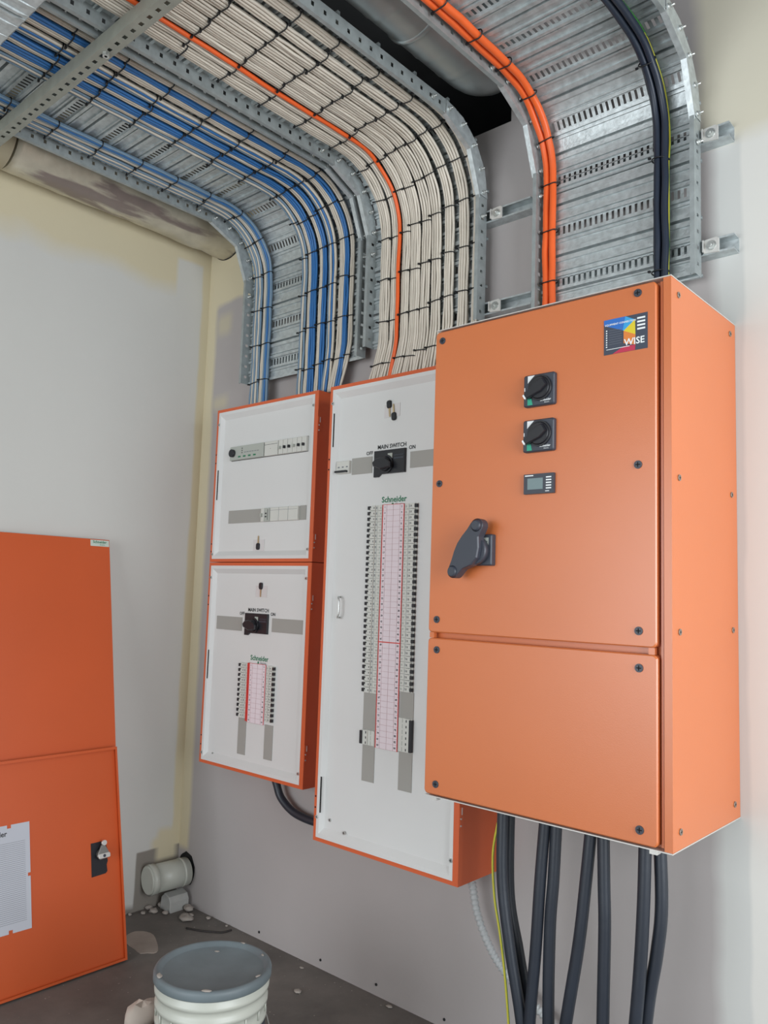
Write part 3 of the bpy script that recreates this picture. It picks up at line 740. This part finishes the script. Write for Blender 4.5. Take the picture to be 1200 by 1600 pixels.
# ------------------------------------------------------------------ big orange enclosure (D)
DX0, DX1, DZ0, DZ1, DD = 1.8754, 2.6199, .9161, 2.3134, .4738
D = thing('switchboard_enclosure', (DX0, 0, DZ0), 'big deep orange enclosure with two bolted doors and three black controls', 'electrical cabinet')
mb = MB(); yb = -DD+.004; gy = -DD+.030
bk = -.0008; mb.box(DX0, DX0+.01, gy, bk, DZ0, DZ1).box(DX1-.02, DX1, yb, bk, DZ0, DZ1).box(DX0+.01, DX1-.02, gy, bk, DZ1-.004, DZ1).box(DX0+.01, DX1-.02, gy, bk, DZ0, DZ0+.004)
mb.box(DX0+.01, DX1-.02, gy, gy+.004, DZ0+.004, DZ1-.004)
mb.box(DX1-.032, DX1-.026, gy-.014, gy, DZ0+.004, DZ1-.004)
part('enclosure_body', mb, ORANGE, D)
part('door_seal', MB().box(DX1-.0255, DX1-.0215, gy-.004, gy, DZ0+.004, DZ1-.004), HOLE, D)
part('gland_plate', MB().box(DX0+.004, DX1+.001, -DD+.001, -.001, DZ0-.003, DZ0-.0002), ALU, D)
part('top_plate', MB().box(DX0+.004, DX1+.001, -DD+.001, -.001, DZ1+.0002, DZ1+.003), ALU, D)
for a_ in (DX1-.055, DX0+.030): part('hinge_pin', MB().box(a_, a_+.019, -DD-.001, -DD+.02, DZ0-.011, DZ0-.003), ALU, D)
BOLTC = screw_me(.0105, DBLUE, 'door_bolt')
ud = part('upper_door', MB().rbox(DX0+.002, 2.583, -DD, gy-.001, 1.388, 2.309, .012, .003), ORANGE, D)
ld = part('lower_door', MB().rbox(DX0+.002, 2.585, -DD, gy-.001, .920, 1.371, .012, .003), ORANGE, D)
for x, z in ((1.905, 2.279), (2.535, 2.287), (1.907, 1.834), (2.536, 1.841), (1.910, 1.426), (2.538, 1.427)): at('door_bolt', BOLTC, ud, (x, -DD, z))
for x, z in ((1.913, 1.337), (2.539, 1.337), (1.921, .951), (2.541, .954)): at('door_bolt', BOLTC, ld, (x, -DD, z))
sc_ = screw_me(.008, mat('grey_side_screw', srgb(150, 140, 130), .4, .5), 'side_screw')
for y in (-.425, -.046):
    for z in (2.277, 1.808, 1.428, .957): at('side_screw', sc_, D, (DX1, y, z), (0, 0, math.pi/2))
# maker sticker
sx0, sx1, sz0, sz1 = 2.442, 2.561, 2.138, 2.232; y = -DD-.0012
mb = MB(); mb.use(mat('sticker_charcoal', srgb(66, 72, 86), .35)); mb.box(sx0, sx1, y, -DD, sz0, sz1)
def U(a, b_): return (sx0+(sx1-sx0)*a, y-.0003, sz0+(sz1-sz0)*b_)
def U2(a, b_): q = U(a, b_); return (q[0], q[1]-.0003, q[2])
mb.use(mat('sticker_blue', srgb(50, 110, 190), .35)); mb.tri(U(0, 1), U(.5, 1), U(.44, .62)); mb.tri(U(0, 1), U(.44, .62), U(0, .85))
mb.use(mat('sticker_sky', srgb(60, 160, 215), .35)); mb.tri(U(.5, 1), U(.72, .86), U(.46, .6)); mb.tri(U(.44, .62), U(.5, 1), U(.46, .6))
mb.use(mat('sticker_yellow', srgb(222, 200, 50), .35)); mb.tri(U(.72, .86), U(.73, .44), U(.46, .6))
mb.use(mat('sticker_orange', srgb(222, 130, 60), .35)); mb.quad(U(.46, .6), U(.73, .44), U(.73, .15), U(.46, .25))
mb.use(mat('sticker_crimson', srgb(190, 50, 80), .35)); mb.quad(U(.2, 0), U(.72, 0), U(.73, .15), U(.46, .16))
mb.use(WPRINT)
for i in range(4): mb.quad(U2(.77, .90-i*.10), U2(.95, .90-i*.10), U2(.95, .85-i*.10), U2(.77, .85-i*.10))
for i in range(8): mb.quad(U2(.05, .70-i*.066), U2(.08, .70-i*.066), U2(.08, .665-i*.066), U2(.05, .665-i*.066))
mb.quad(U2(.06, .15), U2(.60, .15), U2(.60, .135), U2(.06, .135))
mb.use(INKL)
for i in range(7): mb.quad(U2(.12, .68-i*.066), U2(.42, .68-i*.066), U2(.42, .672-i*.066), U2(.12, .672-i*.066))
for i in range(1): add_text(mb, 'WISE', .0245, WPRINT, sx0+.084, y-.0008, sz0+.0235, True); add_text(mb, 'EQUIPMENT CONNECTION', .0068, WPRINT, sx0+.046, y-.0008, sz1-.015, True)
part('maker_sticker', mb, None, D)
# two rotary isolators
for z0 in (2.027, 1.899):
    x0, x1, z1 = 2.206, 2.303, z0+.090
    mb = MB(); mb.use(DBLUE); mb.rbox(x0, x1, -DD-.014, -DD, z0, z1, .006, .003)
    mb.use(WPRINT); mb.tri((x0+.014, -DD-.0146, z1-.003), (x0+.036, -DD-.0146, z1-.003), (x0+.014, -DD-.0146, z1-.024)); mb.box(x0+.003, x0+.006, -DD-.0146, -DD-.014, z0+.045, z0+.055)
    mb.use(TEAL); mb.prism([(x0+.014, z0+.004), (x0+.030, z0+.004), (x0+.026, z0+.022), (x0+.014, z0+.022)], -DD-.0148, -DD-.014)
    add_text(mb, 'Schneider', .0085, WPRINT, x1-.026, -DD-.0148, z0+.014, True); add_text(mb, 'Electric', .005, WPRINT, x1-.022, -DD-.0148, z0+.007)
    o = part('rotary_isolator', mb, None, D)
    c = Vector((x0+.054, -DD-.014, z0+.049))
    mb = MB(); mb.use(BLACK); mb.cyl(c, c+Vector((0, -.006, 0)), .036, 28); mb.cyl(c+Vector((0, -.006, 0)), c+Vector((0, -.010, 0)), .032, 28, r2=.029)
    an = math.radians(212); d = Vector((math.cos(an), 0, math.sin(an))); q = Vector((-d.z, 0, d.x))
    def P2(a, b_): v = c+d*a+q*b_; return (v.x, v.z)
    mb.prism([P2(.047, .007), P2(.047, -.007), P2(.0, -.016), P2(-.026, -.012), P2(-.026, .012), P2(.0, .016)], c.y-.020, c.y-.009, .003)
    mb.use(WPRINT); mb.prism([P2(.049, .006), P2(.049, -.006), P2(.044, -.007), P2(.044, .007)], c.y-.0205, c.y-.012)
    part('rotary_handle', mb, None, o)
# meter
x0, x1, z0, z1 = 2.209, 2.302, 1.783, 1.838
mb = MB(); mb.use(DBLUE); mb.box(x0, x1, -DD-.010, -DD, z0, z1); mb.use(LCD); mb.box(x0+.012, x0+.060, -DD-.0108, -DD-.010, z0+.012, z1-.012)
mb.use(WPRINT)
for i in range(5): mb.box(x0+.070, x0+.086, -DD-.0108, -DD-.010, z1-.013-i*.0075, z1-.0095-i*.0075)
mb.box(x0+.004, x0+.030, -DD-.0106, -DD-.010, z1-.006, z1-.003); mb.box(x0+.068, x0+.080, -DD-.0106, -DD-.010, z0+.005, z0+.007)
part('power_meter', mb, None, D)
# large main switch handle
x0, x1, z0, z1 = 2.022, 2.113, 1.586, 1.675
mb = MB(); mb.use(DBLUE); mb.rbox(x0, x1, -DD-.020, -DD, z0, z1, .004, .003); mb.use(DEVG); mb.tri((x1-.034, -DD-.0206, z1-.010), (x1-.010, -DD-.0206, z1-.010), (x1-.010, -DD-.0206, z1-.036)); mb.use(INK); mb.box(x1-.020, x1-.014, -DD-.0212, -DD-.0206, z1-.022, z1-.020)
o = part('main_switch', mb, None, D)
c0 = Vector((2.066, -DD-.020, 1.628)); e1 = Vector((2.087, -DD-.020, 1.697)); e2 = Vector((2.007, -DD-.020, 1.567))
mb = MB(); mb.use(DBLUE)
mb.cyl(c0, c0+Vector((0, -.024, 0)), .040, 28)
dd_ = (e1-e2).normalized(); q = Vector((-dd_.z, 0, dd_.x))
out = []
for t, wl, wr in ((0, .019, .019), (.15, .022, .024), (.32, .028, .044), (.5, .031, .050), (.68, .028, .040), (.85, .022, .022), (1, .021, .020)): out.append((t, wl, wr))
L_ = (e1-e2).length; pl = [e2+dd_*L_*t+q*wl for t, wl, wr in out]; pr = [e2+dd_*L_*t-q*wr for t, wl, wr in out]
def cap(c, a0, rad): return [c+(q*math.cos(a)+dd_*math.sin(a))*rad for a in [a0-math.pi*k/8 for k in range(1, 8)]]
poly = [e2+(q*math.cos(a)-dd_*math.sin(a))*.019 for a in [math.pi-math.pi*k/8 for k in range(0, 9)]]+pl[1:-1]+[e1+(q*math.cos(a)+dd_*math.sin(a))*.020 for a in [math.pi*k/8 for k in range(0, 9)]]+list(reversed(pr[1:-1]))
mb.prism([(v.x, v.z) for v in poly], c0.y-.040, c0.y-.010, .004)
mb.cyl(e1+Vector((0, -.039, 0)), e1+Vector((0, -.047, 0)), .019, 20, r2=.012); mb.cyl(e2+Vector((0, -.039, 0)), e2+Vector((0, -.047, 0)), .018, 20, r2=.012)
part('switch_handle', mb, None, o)
for a_ in (DX0+.004, 2.56): part('hinge_lip', MB().box(a_, a_+.016, -DD+.006, -DD+.02, 1.3712, 1.3878), ORANGE, D)
# ------------------------------------------------------------------ cables below the big enclosure
tr = [[(2.045, .913), (2.053, .684), (2.085, .498), (2.125, .303), (2.16, .0)], [(2.040, .913), (2.049, .640), (2.086, .475), (2.120, .312), (2.16, .0)],
      [(2.190, .913), (2.179, .716), (2.169, .523), (2.150, .312), (2.13, .0)], [(2.219, .913), (2.215, .725), (2.207, .585), (2.204, .333), (2.21, .0)],
      [(2.332, .913), (2.319, .750), (2.301, .579), (2.262, .353), (2.20, .0)], [(2.364, .913), (2.371, .747), (2.375, .634), (2.371, .392), (2.36, .0)],
      [(2.482, .913), (2.481, .743), (2.474, .584), (2.460, .424), (2.41, .0)], [(2.504, .913), (2.513, .723), (2.501, .598), (2.474, .437), (2.42, .0)]]
nm = ['leftmost thick black cable hanging below the big orange enclosure', 'second thick black cable from left below the big enclosure', 'third thick black cable from left, curving left below the big enclosure', 'fourth thick black cable from left, hanging straight below the big enclosure', 'fifth black cable from left, slanting left below the big enclosure', 'sixth black cable from left below the big enclosure, nearly vertical', 'second black cable from right below the big enclosure', 'rightmost thick black cable below the big enclosure, bowed to the right']
for i, q in enumerate(tr):
    yy = -.30+(.045 if i == 1 else .036 if i == 7 else 0)+(.01 if i in (3,) else 0)
    P = smooth([(x, yy-.02*math.sin(z*3), z) for x, z in q], 8)
    root = thing('power_cable', (q[-1][0], yy, 0), nm[i], 'cable', 'thick black cables under the big enclosure')
    part('sheath', MB().tube(P, .0166, 14), BLACKC, root)
    t = MB(); t.cyl((q[0][0], P[0].y, .9129), (q[0][0], P[0].y, .906), .020, 14); part('gland_ring', t, DBLUE, root)
def tube_thing(name, pts, r, M, label, cat, rib=0):
    P = smooth(pts, 26 if rib else 8); mb = MB()
    mb.tube(P, (lambda i: r*(1+(.14 if i % 4 < 2 else -.14))) if rib else r, 12)
    o = part(name, mb, M); tag(o, label, cat); return o
tube_thing('corrugated_conduit', [(1.765, -.08, .574), (1.778, -.078, .55), (1.800, -.075, .455), (1.845, -.07, .365), (1.903, -.065, .300), (1.99, -.06, .242), (2.062, -.055, .200), (2.16, -.05, .12), (2.2, -.045, 0.0)], .0125, CONDUIT, 'white corrugated conduit curving down from under the tall middle board', 'conduit', 1)
tube_thing('black_cable', [(.742, -.06, .708), (.752, -.055, .68), (.780, -.05, .627), (.862, -.045, .582), (.998, -.04, .571), (1.10, -.04, .60), (1.2, -.06, .63)], .0165, BLACKC, 'short black cable looping from lower left board behind the tall middle board', 'cable')
earth([(1.957, -.2, .80), (1.941, -.2, .70), (1.950, -.2, .575), (1.975, -.2, .46), (2.0, -.2, .3), (2.03, -.2, .0)], 'yellow-green earth wire hanging left of the leftmost thick black cable', .004)
# ------------------------------------------------------------------ leaning doors
def lean(name, org, top, label, wd, ht, build):
    z = (Vector(top)-Vector(org)).normalized(); x = Vector((0, 1, 0)); x = (x-z*x.dot(z)).normalized(); y = z.cross(x)
    o = thing(name, org, label, 'cabinet door')
    mm = Matrix.Identity(4)
    for i, c_ in enumerate((x, y, z)):
        for j in range(3): mm[j][i] = c_[j]
    o.rotation_euler = mm.to_euler(); build(o, wd, ht); return o
def rear(o, w, h):
    part('door_panel', MB().rbox(-w, 0, -.002, 0, 0, h, .002, .0005), DORANGE, o, local=True)
    part('edge_flange', MB().box(-w, 0, 0, .020, 0, .002).box(-w, 0, 0, .020, h-.002, h).box(-.002, 0, 0, .020, .002, h-.002).box(-w, -w+.002, 0, .020, .002, h-.002), DORANGE, o, local=True)
    mb = MB(); mb.use(LABELG); mb.box(-.092, -.003, -.0030, -.002, h-.032, h-.004); add_text(mb, 'Schneider', .0165, INKG, -.048, -.0034, h-.013, True); add_text(mb, 'Electric', .008, INKG, -.036, -.0034, h-.025)
    part('maker_badge', mb, None, o, local=True, label='small pale green badge')
def front(o, w, h):
    part('door_panel', MB().box(-w, 0, -.002, 0, 0, h), DORANGE, o, local=True)
    t = .016; part('edge_flange', MB().box(-w, 0, -t, -.002, 0, .002).box(-w, 0, -t, -.002, h-.002, h).box(-.002, 0, -t, -.002, .002, h-.002).box(-w, -w+.002, -t, -.002, .002, h-.002)
         .box(-w, 0, -t-.0015, -t, 0, .009).box(-w, 0, -t-.0015, -t, h-.011, h).box(-.008, 0, -t-.0015, -t, .009, h-.011), DORANGE, o, local=True)
    mb = MB(); mb.use(PAPER); c0, c1, d0, d1 = -.655, -.375, .215, .592; y = -.0035
    n1 = [(c0, d0), (c1-.085, d0), (c1-.085, d0+.012), (c1-.070, d0+.012), (c1-.070, d0), (c1, d0), (c1, (d0+d1)/2-.006), (c1-.010, (d0+d1)/2-.006), (c1-.010, (d0+d1)/2+.006), (c1, (d0+d1)/2+.006), (c1, d1), (c1-.070, d1), (c1-.070, d1-.012), (c1-.085, d1-.012), (c1-.085, d1), (c0, d1)]
    mb.prism(n1, y, -.002)
    mb.use(INKL)
    for i in range(42): zz = d1-.065-i*.0068; mb.box(c0+.02, c1-.018, y-.0003, y, zz, zz+.0012)
    mb.use(INKG); add_text(mb, 'Schneider', .026, INK, c1-.138, y-.0005, d1-.030, True)
    part('circuit_chart', mb, None, o, local=True, label='white ruled paper chart')
    b_ = MB(); b_.prism([(-.130, .335), (-.128, .462), (-.066, .462), (-.062, .44), (-.056, .425), (-.062, .40), (-.058, .385), (-.064, .37), (-.062, .345), (-.07, .338)], -.0045, -.002); part('latch_recess', b_, BLACK, o, local=True)
    L = MB(); L.use(mat('cast_zinc_latch', srgb(150, 150, 146), .35, .7)); L.cyl((-.088, -.004, .415), (-.088, -.026, .415), .020, 20, r2=.015); L.prism([(-.116, .410), (-.108, .428), (-.096, .450), (-.082, .450), (-.070, .430), (-.060, .412), (-.070, .398), (-.104, .396)], -.030, -.024, .002)
    L.use(ALU); L.prism(rrect(-.112, -.062, .400, .418, .005, 3), -.034, -.030, .001); L.cyl((-.088, -.030, .458), (-.088, -.040, .458), .010, 12); L.use(DBLUE); L.cyl((-.088, -.034, .409), (-.088, -.0355, .409), .006, 12)
    part('latch', L, None, o, local=True)
lean('cabinet_door', (.352, -.494, 0.006), (.036, -.494, 1.690), 'taller orange door leaning against the left wall, its outer face showing', .672, 1.72, rear)
lean('cabinet_door', (.402, -.509, 0.004), (.222, -.509, .806), 'shorter orange door leaning in front, inner face with paper chart and latch', .700, .826, front)
# ------------------------------------------------------------------ ducts
root = thing('foil_duct', (.15, -1.25, 3.14), 'foil wrapped duct running along the top of the left wall', 'duct')
mb = MB(); pts = []; n = 44; k0 = 0
for i in range(n+1):
    y = -1.12+(1.12-.002)*i/n
    for j in range(28):
        a = 2*math.pi*j/28; rr_ = .128*(1+.05*noise.noise(Vector((y*6, math.cos(a)*1.6, math.sin(a)*1.6)))+.03*noise.noise(Vector((y*18, math.cos(a)*4, math.sin(a)*4)))-.04*math.exp(-((y+.52)/.02)**2)-.03*math.exp(-((y+.12)/.015)**2))
        mb.v.append(Vector((.135+rr_*math.cos(a), y, 3.285+rr_*math.sin(a)*.92)))
for i in range(n):
    for j in range(28): l = (j+1) % 28; mb.face((i*28+j, i*28+l, (i+1)*28+l, (i+1)*28+j), True)
mb.face(range(28)); 
part('foil_sleeve', mb, FOIL, root)
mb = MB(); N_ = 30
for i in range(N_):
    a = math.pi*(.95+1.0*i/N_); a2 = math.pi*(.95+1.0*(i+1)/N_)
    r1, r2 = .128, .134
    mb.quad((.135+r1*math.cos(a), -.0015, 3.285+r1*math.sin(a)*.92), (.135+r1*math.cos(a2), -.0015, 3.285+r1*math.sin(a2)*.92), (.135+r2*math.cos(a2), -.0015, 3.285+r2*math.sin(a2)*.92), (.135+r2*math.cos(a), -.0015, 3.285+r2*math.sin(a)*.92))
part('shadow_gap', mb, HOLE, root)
part('cream_wrap', MB().cyl((.135, -2.3, 3.285), (.135, -1.13, 3.285), .125, 28), CREAM, root)
# spiral duct between the middle and right trays
root = thing('spiral_duct', (1.93, -1.8, 3.25), 'bare silver round duct passing above the gap between middle and right trays', 'duct')
def round_duct():
    R_ = .120; cx, cz, yv = 1.87, 3.335, -.16; pts = []; y = -2.3
    while y < yv-.17: pts.append(Vector((cx, y, cz))); y += .012
    for i in range(13):
        t = i/12*math.pi/2; pts.append(Vector((cx, yv-.16+.16*math.sin(t), cz+.16-.16*math.cos(t))))
    pts.append(Vector((cx, yv, 3.62))); mb = MB(); k = 32
    mb.tube(pts, lambda i: R_+(.0022 if i % 10 == 0 else 0), k, cap=False, side=Vector((1, 0, 0)))
    return mb
part('duct_tube', round_duct(), DUCTM, root)
mb = MB(); mb.lathe((1.87, -.62, 3.335), [(.121, 0), (.126, .004), (.126, .016), (.121, .020)], 32, 'y'); part('joint_collar', mb, DUCTM, root)
# ------------------------------------------------------------------ pipe, bucket, debris
root = thing('waste_pipe', (.07, -.1, .06), 'capped white plastic pipe stub coming out of the wall near floor in the corner', 'pipe')
c = Vector((.085, 0, .155)); ax = Vector((-.10, -1, -.02)).normalized()
mb = MB(); e = c+ax*.185; mb.cyl(c+ax*.012, e, .063, 36); part('pipe_body', mb, PVC, root)
mb = MB(); mb.cyl(e-ax*.012, e+ax*.020, .067, 36); mb.cyl(e+ax*.020, e+ax*.026, .067, 36, r2=.058); part('end_cap', mb, PVC, root)
mb = MB(); mb.cyl(c+ax*.035, c+ax*.048, .0645, 36); part('joint_ring', mb, PVC, root)
mb = MB(); out = []
for i in range(26):
    a = 2*math.pi*i/26; rr_ = .068+.012*noise.noise(Vector((math.cos(a)*2, math.sin(a)*2, 4))); out.append((c.x-.014+rr_*math.cos(a)*.95, .162+rr_*math.sin(a)*1.12))
mb.prism(out, -.0022, -.0004); o = part('wall_opening', mb, HOLE); tag(o, kind='structure'); o.name = 'trim_2'
def lump(name, loc, size, seed, M, label, cat, group=None, sx=1, sy=1, sz=.6, par=None):
    mb = MB(); n, k = 6, 10
    vs = [Vector((0, 0, 1))]+[Vector((math.sin(math.pi*i/n)*math.cos(2*math.pi*j/k), math.sin(math.pi*i/n)*math.sin(2*math.pi*j/k), math.cos(math.pi*i/n))) for i in range(1, n) for j in range(k)]+[Vector((0, 0, -1))]
    for v in vs:
        q = 1+.45*noise.noise(v*2.1+Vector((seed, 0, 0))); mb.v.append(Vector((v.x*q*sx, v.y*q*sy, v.z*q*sz))*size)
    for j in range(k): l = (j+1) % k; mb.face((0, 1+j, 1+l)); mb.face((len(vs)-1, 1+(n-2)*k+l, 1+(n-2)*k+j))
    for i in range(n-2):
        for j in range(k): l = (j+1) % k; mb.face((1+i*k+j, 1+(i+1)*k+j, 1+(i+1)*k+l, 1+i*k+l), True)
    zmin = min(v.z for v in mb.v)
    for v in mb.v: v.z -= zmin
    o = link(name, meshdata(name, mb, M), None, loc); tag(o, label, cat, group); return o
o = part('plaster_block', MB().prism([(.045, .0), (.052, .058), (.075, .078), (.115, .068), (.128, .045), (.128, 0)], -.12, -.02, .004), mat('pale_block', srgb(170, 170, 166), .85, 0, .08, 20, .3, 40)); tag(o, 'pale broken block propping up the capped pipe in the corner', 'block')
g = 'crumbs of plaster on the floor'
spots = [(.02, -.16, .016), (.035, -.10, .020), (.07, -.17, .018), (.16, -.04, .022), (.05, -.21, .010), (.12, -.14, .013), (.22, -.07, .012), (.10, -.02, .016), (.02, -.26, .008), (.03, -.33, .007), (.30, -.03, .010), (.42, -.02, .006)]
for i, (x, y, s_) in enumerate(spots): lump('plaster_crumb', (x, y, 0), s_, i*3.1, PLAST, 'small plaster crumb among the rubble in the corner below the capped pipe', 'debris', g, 1.3, 1, .6)
lump('plaster_chunk', (.235, -.105, 0), .034, 5, PLAST, 'largest flat plaster chunk on the floor below the capped pipe', 'debris', None, 1.3, .8, .30)
lump('plaster_bit', (1.078, -.193, 0), .013, 9, PLAST, 'pale plaster bit lying alone on the floor right of the bucket', 'debris', None, 1.3, 1, .4)
lump('plaster_bit', (.945, -.05, 0), .007, 19, PLAST, 'tiny white plaster bit by the wall behind the bucket', 'debris', None, 1.5, 1, .4)
lump('plaster_bit', (1.391, -.03, 0), .009, 29, PLAST, 'plaster bit at the foot of wall below the tall middle board', 'debris', None, 1.5, 1, .4)
tube_thing('wire_offcut', [(.318, -.162, .004), (.38, -.135, .004), (.43, -.105, .005), (.462, -.075, .004), (.475, -.035, .006)], .0038, mat('rusty_black_wire', srgb(40, 34, 32), .6), 'bent dark wire offcut lying on floor behind the bucket', 'wire')
mb = MB(); out = []
for i in range(30):
    a = 2*math.pi*i/30; q = 1+.3*noise.noise(Vector((math.cos(a)*1.4, math.sin(a)*1.4, 8)))
    u, v_ = .13*q*math.cos(a), .055*q*math.sin(a); out.append((.30+u*.95+v_*-.3, -.37-u*.28-v_*1.0-.0))
k = len(out); mb.v = [Vector((x, y, .0018)) for x, y in out]+[Vector((.30+(x-.30)*1.03, -.37+(y+.37)*1.03, .0002)) for x, y in out]; mb.face(range(k))
for i in range(k): mb.face((i, (i+1) % k, k+(i+1) % k, k+i))
o = part('dried_spill', mb, mat('dried_compound_spill', srgb(160, 148, 138), .85, 0, .10, 12)); tag(o, 'pale dried compound spill on the floor between the leaning doors and bucket', 'spill')
lump('crumpled_paper', (.905, -.745, 0), .052, 14, mat('crumpled_paper_white', srgb(205, 192, 180), .8, 0, .08, 10), 'crumpled pale paper on the floor left of the bucket', 'paper', None, .9, 1.2, .9)
# bucket
BC = Vector((1.402, -.842, 0)); root = thing('bucket', BC, 'white plastic bucket with a dusty grey lid on the floor', 'bucket')
mb = MB(); prof_ = [(.0, .004), (.140, .004), (.143, 0), (.146, .01), (.151, .20), (.154, .262), (.160, .264), (.160, .274), (.1545, .278), (.1555, .305), (.162, .307), (.162, .318), (.1565, .322), (.157, .342), (.164, .344), (.165, .356), (.160, .360), (.160, .378)]
mb.lathe(BC, prof_, 56)
for i in range(18):
    a = 2*math.pi*i/18; q = Vector((math.cos(a), math.sin(a), 0)); mb.tube([BC+q*.157+Vector((0, 0, .279)), BC+q*.158+Vector((0, 0, .305))], .003, 5)
part('bucket_body', mb, BUCKET, root)
mb = MB(); mb.lathe(BC, [(.158, .374), (.168, .374), (.170, .377), (.170, .392), (.167, .399), (.160, .402), (.154, .399), (.148, .391), (.143, .389), (.0, .389)], 56); part('lid', mb, LIDM, root)
for i, (a, rr_, s_) in enumerate(((-1.85, .160, .010), (-.75, .163, .009), (.3, .155, .006), (1.2, .150, .005), (1.9, .158, .005), (2.4, .11, .005))):
    o = lump('plaster_speck', (0, 0, 0), s_, i*2+40, PLAST, None, None, None, 1.6, .7, .35); o.parent = root; o.location = (rr_*math.cos(a), rr_*math.sin(a), .4005 if rr_ > .14 else .3888); o.rotation_euler = (0, 0, a+1.4)
rot = .35
def hp(a, z, rad=.166): return BC+Vector((rad*math.cos(a), rad*math.sin(a), z))
mb = MB(); hp_ = [hp(rot-1.45+2.9*i/20-.0, .315-.13*math.sin(math.pi*i/20)-.02, .172+.004*math.sin(math.pi*i/20)) for i in range(21)]; mb.tube(hp_, .0022, 6); part('wire_handle', mb, BOLT, root)
for i in (0, 20): q = hp_[i]; part('handle_lug', MB().cyl(q-(q-BC-Vector((0, 0, q.z))).normalized()*.016, q+(q-BC-Vector((0, 0, q.z))).normalized()*.004, .012, 14), BUCKET, root)
mb = MB(); k = 8
for i in range(k):
    a0 = .15+i*.08; a1 = a0+.08; mb.quad(hp(a0, .13, .1545), hp(a1, .13, .1545), hp(a1, .262, .1575), hp(a0, .262, .1575))
part('dark_label', mb, DBLUE, root)
# small black screw heads along the foot of the wall board
for x, z, w_ in ((.62, .030, 'nearest the corner'), (1.0, .034, 'behind the bucket'), (1.3, .04, 'below the tall board'), (1.62, .03, 'farthest right')):
    o = at('board_screw', screw_me(.005, INK, 'board_screw'), None, (x, 0, z)); tag(o, 'dark screw head at foot of grey wall board, '+w_, 'screw', 'screws along the foot of the wall board')
